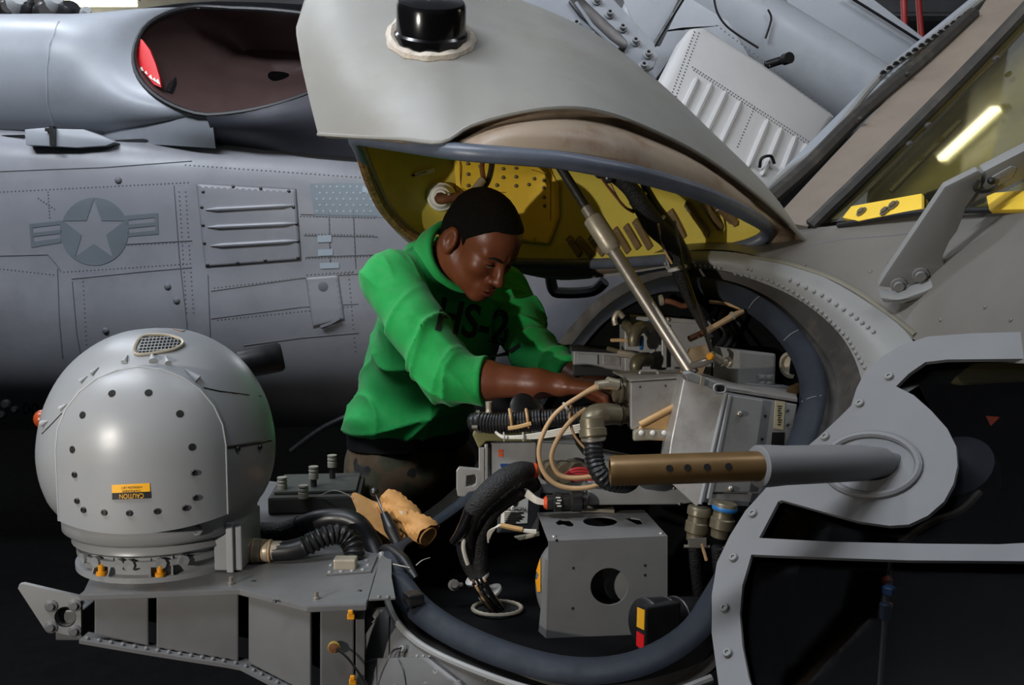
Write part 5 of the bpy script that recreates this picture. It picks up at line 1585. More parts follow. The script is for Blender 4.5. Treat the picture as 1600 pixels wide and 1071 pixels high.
# connectors below case B
for x0, y0, x1, y1, d, b in ((1094, 792, 1086, 850, 1.62, 0), (1134, 786, 1122, 855, 1.60, 1)):
    cx = thing('cable_connector', ('steel cable connector with clamp under the leaning case, left one', 'cable connector with a blue band under the leaning case, right one')[b], 'connector', W(x1, y1, d), 'connectors under the leaning case')
    a, bb = W(x0, y0, d), W(x1, y1, d)
    add('backshell', lathe([(0.019, 0), (0.021, 0.003), (0.021, 0.014), (0.018, 0.016), (0.0185, 0.026), (0.021, 0.028), (0.021, 0.044), (0.017, 0.047), (0.016, 0.06), (0.013, 0.062)], a, bb - a, 22), CONN, cx)
    if b:
        add('blue_band', lathe([(0.0212, 0), (0.0218, 0.001), (0.0218, 0.006), (0.0212, 0.007)], a + (bb - a).normalized() * 0.006, bb - a, 22), BLUEB, cx)
    else:
        add('clamp', [cbox(bb + V((0.0, -0.018, 0.008)), 0.03, 0.008, 0.016), rod(bb + V((-0.022, -0.016, 0.0)), bb + V((0.022, -0.016, 0.0)), 0.003, 8)], STEEL, cx, 0)
    pth = Ws([(x1, y1, d), (x1 + 2, y1 + 30, d + 0.01), (x1 + 6, y1 + 70, d + 0.03), (x1 + 12 - 30 * b, y1 + 110, d + 0.05), (x1 + 20, y1 + 130, d + 0.06)])
    add('cable', tube(pth, 0.012, 10), BRAID, cx)
    add('tan_lead', tube(Ws([(x1 + 10, y1, d - 0.02), (x1 + 14, y1 + 12, d - 0.02), (x1 + 18, y1 + 26, d - 0.02)]), 0.003, 6), TWIRE, cx)
# 6: lower grey case
UC = thing('equipment_case', 'long plain grey equipment case below the pitot tube', 'case', W(1000, 795, 1.78))
fd = Pl(W(918, 700, 1.755), W(1080, 700, 1.755), W(918, 790, 1.755))
add('case_shell', prism([fd.at(*p) for p in [(919, 715), (1050, 742), (1086, 786), (1060, 789), (919, 790)]], (0, 0.12, 0)), BOXG, UC, 0, bevel=0.003)
for x, y in ((1053, 763), (1062, 788), (930, 725), (1088, 776)):
    stud('case_screw', fd.at(min(x, 1078), y, 0.001), fd.n, 'case_screw3', dome(0.003, 0.003), STEEL, UC, 10)
add('case_foot', prism([fd.at(*p, -0.01) for p in [(905, 795), (960, 797), (960, 802), (905, 800)]], (0, 0.05, 0)), CONN2, UC, 0)
# 7: left grey case with handle, blue plate
UD = thing('equipment_case', 'grey equipment case with blue plate, red marks and a carrying handle, below the hoses', 'case', W(810, 770, 1.9))
fe_ = Pl(W(765, 692, 1.86), W(850, 690, 1.86), W(765, 770, 1.86))
add('case_shell', prism([fe_.at(*p) for p in [(766, 693), (838, 692), (838, 772), (766, 772)]], (0, 0.15, 0)), BOXG, UD, 0, bevel=0.003)
add('case_shell_end', prism([fe_.at(*p, -0.006) for p in [(838, 692), (900, 695), (918, 720), (918, 772), (838, 772)]], (0, 0.14, 0)), BOXG, UD, 0, bevel=0.002)
add('case_rail', [cbox(fe_.at(760, 732, 0.0), 0.007, 0.02, 0.10)], BOXM, UD, 0, bevel=0.002)
add('top_bracket', prism([fe_.at(*p, 0.01) for p in [(742, 668), (752, 676), (832, 682), (830, 690), (760, 690), (748, 702), (738, 680)]], (0, 0.06, 0)), mat('olive_bracket', (118, 112, 72), 0.5), UD, 0, bevel=0.003, label='olive edge bracket under the hoses')
add('red_mark', prism([fe_.at(*p, 0.001) for p in [(779, 703), (786, 703), (786, 708), (779, 708)]], (0, 0.001, 0)), ORANGE, UD, 0)
add('red_mark', prism([fe_.at(*p, 0.001) for p in [(779, 709), (786, 709), (786, 714), (779, 714)]], (0, 0.001, 0)), ORANGE, UD, 0)
add('blue_plate', prism([fe_.at(*p, 0.001) for p in [(782, 725), (818, 725), (818, 731), (782, 731)]], (0, 0.001, 0)), mat('plate_blue', (36, 66, 122), 0.4), UD, 0)
add('white_plate', prism([fe_.at(*p, 0.0008) for p in [(782, 731), (818, 731), (818, 746), (782, 746)]], (0, 0.001, 0)), PWHITE, UD, 0)
for k in range(4):
    add('plate_print', prism([fe_.at(784, 733 + k * 3.2, 0.0015), fe_.at(812 - 4 * (k % 2), 733 + k * 3.2, 0.0015), fe_.at(812 - 4 * (k % 2), 734.4 + k * 3.2, 0.0015), fe_.at(784, 734.4 + k * 3.2, 0.0015)], (0, 0.0004, 0)), PBLACK, UD, 0)
hp_ = [(713, 738), (717, 732), (727, 731), (731, 736), (748, 735), (748, 700), (756, 700), (757, 762), (745, 768), (731, 770), (724, 777), (715, 775), (714, 766), (719, 760), (731, 761), (742, 758), (744, 746), (742, 742), (729, 744), (728, 760), (715, 758)]
OUTH = [(713, 736), (717, 731), (748, 734), (748, 700), (757, 700), (757, 756), (750, 766), (732, 770), (726, 777), (715, 776), (713, 764)]
INH = [(729, 744), (742, 742), (744, 748), (743, 757), (738, 760), (728, 761)]
add('carry_handle', plate([fe_.at(*p, 0.012) for p in OUTH], [[fe_.at(*p, 0.012) for p in INH]], (0, 0.014, 0)), BOXM, UD, 0, bevel=0.0015)
# round connectors right of case D, top row and lower one
for k, (x, y, r) in enumerate(((857, 735, 0.019), (876, 737, 0.020), (895, 735, 0.019))):
    connector(UD, W(x, y, 1.80), (0.25, -1, 0.1), r, 0.035, CONN)
LC = thing('ring_connector', 'dark ring connector with an orange boot and white wires above the punched box', 'connector', W(880, 785, 1.75))
add('connector_body', lathe([(0.014, -0.012), (0.014, 0), (0.018, 0.002), (0.018, 0.014), (0.015, 0.016), (0.015, 0.032), (0.019, 0.034), (0.019, 0.052), (0.016, 0.054), (0.016, 0.062)], W(864, 785, 1.74), (1, 0.1, 0), 24), STEELD, LC)
add('orange_boot', lathe([(0.009, -0.004), (0.0125, 0), (0.0125, 0.008), (0.011, 0.01)], W(853, 786, 1.739), (1, 0.1, 0), 18), ORANGE, LC)
for k in range(4):
    add('connector_slot', cbox(W(872 + (k % 2) * 2, 778 + k * 4.4, 1.722), 0.008, 0.002, 0.002, 0), PWHITE, LC, 0)
for k in range(6):
    o_ = (k - 2.5) * 1.8
    add('white_lead', tube(Ws([(852, 786 + o_ * 0.6, 1.74), (838, 782 + o_, 1.74), (824, 772 + o_ * 1.3, 1.75), (812 + k, 768 + o_, 1.76)]), 0.0018, 6), WWIRE, LC)
# caution box
CB = thing('caution_box', 'dark box with a white printed caution label behind the black cables', 'box', W(805, 835, 1.84))
fg = Pl(W(785, 775, 1.83), W(845, 770, 1.82), W(785, 832, 1.83))
add('box_body', prism([fg.at(*p) for p in [(780, 766), (846, 764), (842, 832), (776, 834)]], (0, 0.12, 0)), mat('dark_case', (52, 52, 54), 0.5), CB, 0, bevel=0.003)
add('caution_label', prism([fg.at(*p, 0.001) for p in [(785, 768), (826, 766), (824, 818), (782, 820)]], (0, 0.001, 0)), mat('label_white', (228, 224, 212), 0.6), CB, 0, label='white caution label')
text('caution_word', 'CAUTION', fg.at(803.5, 796.5, 0.003), fg.at(824, 796, 0) - fg.at(784, 797, 0), (0, 0, 1), 0.0105, PBLACK, CB)
for k in range(6):
    w_ = (30, 26, 31, 28, 24, 18)[k]
    add('label_print', prism([fg.at(788, 801.5 + k * 3, 0.002), fg.at(788 + w_, 801 + k * 3, 0.002), fg.at(788 + w_, 802.4 + k * 3, 0.002), fg.at(788, 802.9 + k * 3, 0.002)], (0, 0.0004, 0)), PBLACK, CB, 0)
add('hand_symbol', [prism([fg.at(803 + dx, 779, 0.002), fg.at(805 + dx, 779, 0.002), fg.at(805 + dx * 0.6, 788, 0.002), fg.at(803 + dx * 0.6, 788, 0.002)], (0, 0.0004, 0)) for dx in (-6, -2, 2, 6)] + [prism([fg.at(*p, 0.002) for p in ((799, 787), (809, 787), (807, 791), (802, 791))], (0, 0.0004, 0))], PBLACK, CB, 0)
add('box_foot', prism([fg.at(*p, 0.004) for p in [(803, 840), (843, 832), (843, 838), (812, 846)]], (0, 0.05, 0)), CONN2, CB, 0, bevel=0.002)

# 8: black hose run with tan ties and white wires across the front of the man
HR = thing('hose_bundle', 'thick ribbed black hose with tan ties in front of the green shirt', 'hose', W(840, 660, 1.85))
hh = Ws([(741, 662, 1.87), (752, 660, 1.86), (775, 662, 1.85), (810, 660, 1.84), (850, 655, 1.83), (890, 652, 1.82), (925, 648, 1.82)])
hp2 = cr(hh, 120)
add('hose', sweep(hp2, [0.0205 + (0.001 * math.sin(i * 2.1)) - (0.003 if i > 70 else 0) for i in range(120)], 16), BLACK, HR)
add('end_clamp', lathe([(0.021, 0), (0.026, 0.001), (0.026, 0.008), (0.021, 0.009)], hp2[0] + V((0.004, 0, 0)), (1, 0.05, 0.05), 24), STEEL, HR)
add('clamp_bolt', [rod(W(737, 668, 1.84), W(746, 668, 1.84), 0.004, 8)], STEEL, HR)
add('riser', tube(Ws([(764, 652, 1.86), (764, 640, 1.86), (764, 628, 1.86)]), [0.009, 0.006, 0.007], 10), CONN2, HR)
for x in (797, 823):
    add('tan_tie', tube(Ws([(x - 1, 640, 1.83), (x + 1, 652, 1.812), (x + 3, 668, 1.82)]), 0.0032, 6), TANP, HR)
add('tan_tie', tube(Ws([(794, 670, 1.815), (812, 667, 1.812), (830, 662, 1.812)]), 0.0042, 6), TANP, HR)
add('black_boot', [lathe([(0.02, 0), (0.027, 0.006), (0.027, 0.022), (0.02, 0.026)], W(815, 640, 1.90), (0.2, -1, 0.5), 20)], BLACK, HR, label='black ribbed boot behind the hose')
for x, y, r in ((838, 640, 0.015),):
    add('boot_clamp', lathe([(r * 1.4, 0), (r * 1.6, 0.002), (r * 1.6, 0.008), (r * 1.4, 0.01)], W(x - 6, y + 2, 1.89), (0.4, -1, 0.4), 18), STEELD, HR)
WB = thing('white_wire_bundle', 'white wires running under the ribbed hose', 'wires', W(840, 682, 1.82))
for k in range(4):
    o_ = k * 2.6
    add('wire', tube(Ws([(774, 676 + (k == 0) * -1, 1.81), (786, 682 + o_ * 0.3, 1.805), (810, 682 + o_ * 0.4, 1.80), (840, 678 + o_ * 0.9, 1.80), (880, 670 + o_ * 1.2, 1.80), (915, 662 + o_ * 1.5, 1.80)]), 0.0021, 6), WWIRE, WB)
for x in (787, 817):
    add('wire_tie', tube(Ws([(x, 676, 1.797), (x + 1, 684, 1.793), (x + 1, 690, 1.797)]), 0.0018, 6), TIE, WB)
# copper-tan coax loops
CX = thing('coaxial_loops', 'tan coaxial cables looping from a brass fitting down to the connectors', 'cable', W(870, 700, 1.75))
cxa = [(960, 606, 1.73), (935, 606, 1.72), (905, 620, 1.71), (870, 645, 1.70), (850, 675, 1.70), (842, 705, 1.70), (848, 735, 1.70), (865, 755, 1.70), (890, 763, 1.70), (920, 762, 1.70), (943, 755, 1.71)]
cxb = [(960, 602, 1.735), (938, 601, 1.725), (912, 615, 1.715), (884, 634, 1.71)]
cxc = [(915, 640, 1.73), (895, 655, 1.72), (875, 680, 1.715), (862, 710, 1.715), (866, 733, 1.715), (880, 745, 1.715), (905, 747, 1.715), (930, 744, 1.72)]
cxd = [(893, 634, 1.72), (890, 650, 1.72), (895, 675, 1.725), (906, 692, 1.725), (918, 704, 1.725)]
for p_, r in ((cxa, 0.0044), (cxb, 0.004), (cxc, 0.0044), (cxd, 0.0026)):
    add('coaxial_cable', tube(Ws(p_), r, 10), TWIRE, CX)
add('brass_fitting', [rod(W(932, 603, 1.72), W(952, 600, 1.73), 0.0085, 12), rod(W(948, 598, 1.73), W(965, 602, 1.735), 0.011, 12)], CONN2, CX)
add('cable_tie', lathe([(0.008, 0), (0.0095, 0.001), (0.0095, 0.004), (0.008, 0.005)], W(886, 635, 1.708), (-0.8, 0, -0.5), 14), TIE, CX)
RW = thing('red_wires', 'bunch of red wires under the coaxial loops', 'wires', W(905, 748, 1.74))
for k in range(5):
    o_ = (k - 2) * 2.6
    add('wire', tube(Ws([(880, 746 + o_ * 0.3, 1.74), (895, 742 + o_ * 1.6, 1.735), (912, 741 + o_ * 1.7, 1.735), (930, 744 + o_ * 1.2, 1.74)]), 0.0021, 6), RWIRE, RW)
# black harness sweeping down to the floor hole
BH = thing('cable_harness', 'thick black cable harness dropping to the hole in the bay floor', 'cable', gc)
h1 = Ws([(832, 735, 1.77), (810, 738, 1.74), (785, 752, 1.72), (762, 772, 1.71), (742, 795, 1.71), (730, 825, 1.72), (728, 855, 1.74), (735, 882, 1.745), (746, 902, 1.745)])
h2 = Ws([(838, 755, 1.79), (815, 765, 1.77), (790, 780, 1.75), (768, 800, 1.74), (752, 830, 1.74), (748, 860, 1.75), (748, 885, 1.745), (753, 904, 1.745)])
add('braided_branch', tube(h1, [0.014, 0.019, 0.021, 0.021, 0.02, 0.017, 0.016, 0.018, 0.017, 0.015], 14, 60), BRAID, BH)
add('braided_branch', tube(h2, [0.014, 0.018, 0.018, 0.017, 0.016, 0.015, 0.017, 0.018, 0.015], 14, 60), BRAID, BH)
add('orange_boot', lathe([(0.010, 0), (0.014, 0.002), (0.014, 0.011), (0.011, 0.014)], W(829, 736, 1.765), (1, 0.1, 0.05), 18), ORANGE, BH)
add('glossy_sleeve', tube(Ws([(735, 800, 1.70), (722, 830, 1.71), (708, 848, 1.72)]), [0.012, 0.012, 0.008], 10), BLACKG, BH)
add('white_tracer', tube(Ws([(726, 838, 1.715), (724, 855, 1.715), (727, 870, 1.72), (731, 882, 1.725)]), 0.004, 8), WWIRE, BH)
wl = Ws([(749, 905, 1.72), (762, 928, 1.725), (775, 945, 1.74), (784, 962, 1.78)])
for k in range(9):
    a = k * 0.7
    o_ = V((math.cos(a) * 0.012, -0.016 + 0.006 * math.sin(a), math.sin(a) * 0.006))
    add('bundle_wire', tube([p + o_ for p in wl], 0.0026, 6), (BLACK, TWIRE, BLACK, BLACK, RUST, BLACK, TWIRE, BLACK, BLACK)[k], BH)
for (x, y, dx) in ((745, 902, 0), (765, 925, 0)):
    c_ = W(x, y, 1.745)
    axx = (wl[1] - wl[0]).normalized()
    add('grey_tie', lathe([(0.0225, -0.001), (0.024, 0), (0.024, 0.004), (0.0225, 0.005)], c_, axx, 24), TIE, BH)
tag(add('spacer_nut', [lathe(hexbolt(0.007, 0.008), W(709, 915, 1.74), (0.2, -0.8, 0.5), 10), rod(W(709, 915, 1.74), W(722, 914, 1.75), 0.004, 8)], STEEL), 'small bright nut on the bay floor left of the harness', 'nut')
WL = thing('tan_wrapped_wire', 'white wires with tan wrap crossing in front of the punched box', 'wires', W(810, 828, 1.70))
for k in range(4):
    add('wire', tube(Ws([(763, 848 - k, 1.72), (763 + k * 2, 832, 1.71), (776 + k, 824 - k, 1.70), (785, 822, 1.70), (800, 825, 1.70), (818, 828 + k, 1.70), (838, 829 + k * 1.5, 1.70)]), 0.0016, 6), WWIRE, WL)
add('tan_wrap', tube(Ws([(782, 821, 1.70), (800, 825, 1.70), (816, 828, 1.70)]), 0.0048, 8), TANP, WL)

# 9: back row of equipment
UE = thing('equipment_case', 'grey flat case with olive connectors at the back of the bay behind the prop rod', 'case', W(1010, 590, 2.05))
fh = Pl(W(975, 495, 2.04), W(1110, 500, 2.02), W(975, 590, 2.04))
add('case_shell', prism([fh.at(*p) for p in [(976, 494), (1112, 502), (1112, 600), (976, 600)]], (0, 0.1, 0)), BOXG, UE, 0, bevel=0.003)
add('connector_strip', prism([fh.at(*p, 0.004) for p in [(976, 494), (1024, 496), (1024, 600), (976, 600)]], (0, 0.01, 0)), BOXG, UE, 0, bevel=0.002)
add('case_rib', prism([fh.at(*p, 0.014) for p in [(1034, 508), (1042, 508), (1042, 575), (1034, 575)]], (0, 0.014, 0)), BOXM, UE, 0, bevel=0.002)
add('case_top_strip', prism([fh.at(*p, 0.010) for p in [(1042, 496), (1112, 502), (1112, 508), (1042, 504)]], (0, 0.014, 0)), BOXM, UE, 0, bevel=0.002)
for x, y in ((1045, 500), (1088, 500), (1039, 547), (1014, 540), (1014, 556)):
    stud('case_screw', fh.at(x, y, 0.011), fh.n, 'case_screw4', dome(0.004, 0.003), STEEL, UE, 10)
for pth, rr in (([(1014, 512, 2.0), (1002, 512, 1.985), (994, 518, 1.975), (990, 530, 1.97), (990, 541, 1.97)], [0.0135, 0.0125, 0.0135, 0.013, 0.011]), ([(1012, 562, 2.0), (1000, 563, 1.98), (994, 570, 1.97), (994, 580, 1.97)], [0.015, 0.0155, 0.015, 0.012]), ([(978, 508, 2.01), (984, 514, 1.985), (990, 526, 1.975)], [0.011, 0.011, 0.012])):
    o = add('connector', tube(Ws(pth), rr, 14), CONN, UE)
for x, y in ((1014, 512), (1012, 562), (1002, 536)):
    add('blue_band', lathe([(0.0135, -0.003), (0.0152, -0.002), (0.0152, 0.003), (0.0135, 0.004)], W(x, y, 2.0), (1, -0.25, 0), 20), BLUEB, UE)
add('cable_clip', tube(Ws([(962, 508, 2.0), (960, 498, 2.0), (966, 489, 2.0), (974, 496, 2.0)]), 0.006, 8), CONN2, UE)
add('black_grommet', lathe([(0.014, 0), (0.014, 0.018)], W(970, 497, 2.03), (0.3, -1, 0), 16), BLACK, UE)
UF = thing('equipment_case', 'small pale case at the left back of the bay above the hands', 'case', W(930, 585, 2.12))
fi = Pl(W(895, 545, 2.12), W(972, 550, 2.12), W(895, 585, 2.12))
add('case_shell', prism([fi.at(*p) for p in [(896, 548), (972, 552), (972, 590), (896, 588)]], (0, 0.1, 0)), BOXG, UF, 0, bevel=0.003)
add('case_panel', prism([fi.at(*p, 0.004) for p in [(902, 553), (934, 555), (934, 570), (902, 568)]], (0, 0.004, 0)), LAMPH, UF, 0, bevel=0.001)
add('case_panel', prism([fi.at(*p, 0.004) for p in [(942, 556), (969, 558), (969, 572), (942, 570)]], (0, 0.004, 0)), BOXM, UF, 0, bevel=0.001)
add('dark_lid', prism([fi.at(*p, 0.012) for p in [(892, 543), (972, 548), (972, 553), (892, 549)]], (0, 0.06, 0)), BLACK, UF, 0, bevel=0.001)
for pth, r, m in (([(955, 532, 2.06), (975, 532, 2.04), (985, 534, 2.03)], 0.004, TWIRE), ([(950, 545, 2.06), (968, 550, 2.03), (988, 556, 2.02)], 0.005, CONN), ([(966, 552, 2.03), (985, 555, 2.02), (992, 557, 2.02)], 0.008, CONN2)):
    add('case_lead', tube(Ws(pth), r, 8), m, UF)
UG = thing('equipment_case', 'light grey case with rounded edge right of the prop rod foot', 'case', W(1170, 605, 1.85))
fj = Pl(W(1115, 545, 1.86), W(1150, 548, 1.80), W(1115, 595, 1.86))
fk = Pl(W(1150, 547, 1.80), W(1212, 553, 1.82), W(1150, 600, 1.80))
cor = [W(1115, 541, 1.90), W(1154, 547, 1.79), W(1212, 553, 1.83), W(1212, 555, 1.98), W(1125, 543, 2.0)]
add('case_shell', prism(cor, (0, 0, -0.085)), BOXG, UG, 0, bevel=0.005)
add('case_shelf', prism([fk.at(*p, 0.006) for p in [(1150, 598), (1248, 606), (1248, 618), (1150, 612)]], (0, 0.09, 0)), BOXG, UG, 0, bevel=0.002)
add('embossed_plate', prism([fk.at(*p, 0.002) for p in [(1184, 586), (1210, 586), (1208, 606), (1184, 604)]], (0, 0.004, 0)), BOXG, UG, 0, bevel=0.001)
for x, y in ((1191, 591), (1202, 591), (1191, 600), (1202, 600)):
    stud('emboss_dot', fk.at(x, y, 0.003), fk.n, 'emboss_dot', dome(0.0055, 0.0015), BOXG, UG, 12)
add('brass_socket', [lathe([(0.010, 0), (0.010, 0.006), (0.007, 0.008), (0.007, 0.02), (0.005, 0.021)], W(1140, 566, 1.82), (-1, -0.5, 0), 16), rod(W(1126, 563, 1.80), W(1112, 556, 1.78), 0.008, 12)], CONN2, UG, label='brass socket with its lead')
add('amber_cap', lathe([(0.006, 0), (0.007, 0.002), (0.007, 0.008), (0.005, 0.010)], W(1112, 558, 1.775), (-0.6, -0.6, 0.2), 12), AMBER2, UG)
add('steel_lead', tube(Ws([(1080, 572, 1.775), (1095, 568, 1.775), (1112, 562, 1.78)]), [0.006, 0.008, 0.006], 10), STEEL, UG)
add('strut_foot', prism(Ws([(1062, 586, 1.80), (1078, 545, 1.84), (1104, 540, 1.86), (1110, 556, 1.84), (1096, 590, 1.80)]), (0, 0.012, 0)), TANP, UG, 0, bevel=0.002, label='tan foot plate of the prop rod')
add('corner_screws', [lathe(hexbolt(0.008, 0.008), W(1240, 612, 1.76), (-0.2, -1, 0), 8), lathe(hexbolt(0.005, 0.006), W(1246, 605, 1.77), (-0.2, -1, 0), 8)], BRASS, UG)
tag(add('round_port', [lathe([(0.020, 0), (0.026, 0.002), (0.026, 0.01), (0.02, 0.012), (0.018, 0.004), (0.0001, 0.003)], W(1240, 570, 1.83), (-0.75, -0.65, 0), 24)], CONN2), 'round pale port on the aft wall of the bay', 'port')
# 10: wiring from the door into the bay
DH = thing('door_harness', 'black braided harness from the raised door down into the bay, tied with grey ties', 'cable', W(1060, 420, 2.1))
dh = Ws([(955, 272, 1.98), (985, 295, 2.0), (1005, 325, 2.02), (1025, 355, 2.05), (1045, 375, 2.06), (1056, 400, 2.08), (1064, 430, 2.06), (1075, 460, 2.02), (1090, 490, 1.98), (1110, 530, 1.96)])
add('braided_cable', tube(dh, [0.013, 0.017, 0.020, 0.024, 0.021, 0.019, 0.016, 0.013, 0.011, 0.009], 14, 80), BRAID, DH)
dh2 = Ws([(1005, 285, 2.06), (1022, 320, 2.06), (1048, 365, 2.08), (1070, 400, 2.1), (1075, 425, 2.08)])
add('braided_cable', tube(dh2, [0.008, 0.012, 0.02, 0.015, 0.008], 12), BLACK, DH)
for x, y, a in ((996, 309, (0.55, 0, -0.8)), (1025, 345, (0.55, 0, -0.8)), (1058, 418, (0.25, 0, -0.95))):
    add('grey_tie', lathe([(0.019, -0.002), (0.0215, 0), (0.0215, 0.005), (0.019, 0.007)], W(x, y, 2.05), a, 20), TIE, DH)
for pth, m in (([(950, 280, 1.97), (965, 310, 2.0), (980, 326, 2.02), (1000, 330, 2.02)], TWIRE), ([(935, 270, 1.96), (950, 292, 1.98), (975, 322, 2.0), (990, 332, 2.02)], RUST), ([(1028, 350, 2.02), (1036, 385, 2.05), (1050, 412, 2.06)], TWIRE),
               ([(1054, 345, 2.03), (1064, 400, 2.03), (1075, 445, 2.0), (1085, 480, 1.97)], STEELD)):
    add('loose_wire', tube(Ws(pth), 0.0028, 6), m, DH)
add('terminal', [blob(W(938, 272, 1.97), 0.012, 0.01, 0.01, 10, 6), blob(W(950, 278, 1.965), 0.010, 0.01, 0.012, 10, 6)], STEELD, DH)
LR = thing('link_rod', 'thin grey link rod with an amber cap in front of the back case', 'rod', W(1115, 555, 1.8))
add('rod', rod(W(1072, 430, 2.02), W(1113, 552, 1.79), 0.0042, 10), STEELD, LR)
TW = thing('taped_wire', 'taped tan wire bundle slanting across the back of the bay', 'wires', W(1120, 515, 1.9))
add('wire_wrap', tube(Ws([(1077, 530, 1.86), (1100, 520, 1.87), (1130, 503, 1.89), (1147, 493, 1.91), (1160, 487, 1.93)]), [0.005, 0.007, 0.006, 0.007, 0.005], 8), TWIRE, TW)
add('wire_end', tube(Ws([(1077, 530, 1.86), (1088, 525, 1.865), (1100, 520, 1.868)]), 0.0066, 8), RUST, TW)
add('wire_ring', lathe([(0.007, -0.002), (0.009, 0), (0.009, 0.004), (0.007, 0.006)], W(1146, 493, 1.905), (-0.8, 0, -0.4), 12), CONN2, TW)
TW2 = thing('rusty_wire', 'rust brown wire lying along the top of the bay opening', 'wires', W(1130, 478, 2.0))
add('wire_wrap', tube(Ws([(1108, 472, 2.0), (1135, 475, 1.99), (1160, 483, 1.97)]), 0.004, 8), TWIRE, TW2)
OB = thing('orange_boot_cable', 'rust orange cable boot hooked under the top of the bay seal', 'cable', W(1060, 475, 2.05))
add('boot', tube(Ws([(1034, 470, 2.05), (1050, 472, 2.04), (1066, 478, 2.04), (1074, 476, 2.04), (1072, 462, 2.04), (1068, 454, 2.05)]), 0.006, 8), RUST, OB)
add('boot_collar', lathe([(0.010, 0), (0.012, 0.002), (0.012, 0.008), (0.01, 0.01)], W(1030, 470, 2.05), (1, 0, 0.2), 14), CONN2, OB)
for k in range(5):
    o = add('bay_cable', tube(Ws([(1120 + k * 12, 480 + k * 6, 2.0), (1112 + k * 14, 500, 2.0 - k * 0.01), (1135 + k * 9, 520 + k * 4, 1.98), (1120 + k * 13, 545, 1.97)]), 0.006 + 0.002 * (k % 2), 8), BLACK)
    tag(o, '%s thin black cable from the left in the dark back right corner of the bay' % ('first', 'second', 'third', 'fourth', 'fifth')[k], 'cable', 'black cables at the back of the bay')
# ================================================================== the man at the bay
def A3(v):
    return np.array(tuple(v), float)


def smin(a, b, k):
    h = np.clip(0.5 + 0.5 * (b - a) / k, 0, 1)
    return b + (a - b) * h - k * h * (1 - h)


def smax(a, b, k):
    return -smin(-a, -b, k)


def s_ell(p, c, r, M=None):
    q = p - A3(c)
    if M is not None:
        q = q @ M
    r = np.array(r)
    k0 = np.linalg.norm(q / r, axis=1)
    k1 = np.linalg.norm(q / (r * r), axis=1) + 1e-9
    return k0 * (k0 - 1.0) / k1


def s_cap(p, a, b, r0, r1):
    a, b = A3(a), A3(b)
    ab = b - a
    t = np.clip(((p - a) @ ab) / (ab @ ab), 0, 1)
    return np.linalg.norm(p - a - t[:, None] * ab, axis=1) - (r0 + (r1 - r0) * t)


def s_chain(p, pts, rs, k=0.02):
    d = None
    for i in range(len(pts) - 1):
        e = s_cap(p, pts[i], pts[i + 1], rs[i], rs[i + 1])
        d = e if d is None else smin(d, e, k)
    return d


HF = V((0.57, -0.53, -0.62)).normalized()
HR_ = V((-0.68, -0.73, 0.0)).normalized()
HF = (HF - HR_ * HF.dot(HR_)).normalized()
HU = HR_.cross(HF)
EAR = W(708, 380, 2.15)
HC = EAR - HR_ * 0.074
HS = 0.93
HM = np.array([tuple(HR_), tuple(HF), tuple(HU)]).T      # columns: right, forward, up


def hl(x, y, z):
    return HC + (HR_ * x + HF * y + HU * z) * HS


def head_sdf(p):
    q = (p - A3(HC)) @ HM / HS
    x, y, z = q[:, 0], q[:, 1], q[:, 2]
    qs = np.stack([np.abs(x), y, z], 1)
    d = s_ell(q, (0, -0.006, 0.052), (0.076, 0.096, 0.083))
    d = smin(d, s_ell(q, (0, 0.045, 0.045), (0.064, 0.056, 0.060)), 0.03)
    d = smin(d, s_ell(q, (0, 0.040, -0.035), (0.060, 0.058, 0.072)), 0.03)
    d = smin(d, s_cap(qs, (0.052, 0.0, -0.045), (0.012, 0.078, -0.090), 0.017, 0.017), 0.03)
    d = smin(d, s_ell(q, (0, 0.082, -0.091), (0.020, 0.018, 0.017)), 0.02)
    d = smin(d, s_ell(qs, (0.042, 0.068, -0.012), (0.022, 0.022, 0.020)), 0.025)
    d = smin(d, s_cap(qs, (0.010, 0.096, 0.026), (0.046, 0.080, 0.030), 0.010, 0.009), 0.016)
    d = smax(d, -s_ell(qs, (0.031, 0.108, 0.010), (0.018, 0.015, 0.011)), 0.012)
    d = smin(d, s_ell(qs, (0.032, 0.083, 0.010), (0.0145, 0.0135, 0.0115)), 0.006)
    d = smin(d, s_cap(q, (0, 0.098, 0.016), (0, 0.117, -0.026), 0.0085, 0.012), 0.012)
    d = smin(d, s_ell(q, (0, 0.118, -0.028), (0.0135, 0.013, 0.0115)), 0.008)
    d = smin(d, s_ell(qs, (0.0145, 0.105, -0.032), (0.0095, 0.011, 0.009)), 0.006)
    d = smin(d, s_ell(q, (0, 0.090, -0.060), (0.030, 0.016, 0.024)), 0.015)
    d = smin(d, s_ell(q, (0, 0.102, -0.0585), (0.022, 0.009, 0.0068)), 0.005)
    d = smin(d, s_ell(q, (0, 0.100, -0.0715), (0.020, 0.010, 0.0085)), 0.005)
    d = smax(d, -s_ell(q, (0, 0.110, -0.0650), (0.022, 0.009, 0.0016)), 0.003)
    e = s_ell(qs, (0.083, -0.012, 0.002), (0.012, 0.023, 0.035))
    e = smax(e, -s_ell(qs, (0.095, -0.006, 0.004), (0.011, 0.012, 0.021)), 0.006)
    e = smin(e, s_ell(qs, (0.081, -0.004, -0.026), (0.007, 0.009, 0.010)), 0.008)
    d = smin(d, e, 0.008)
    return d


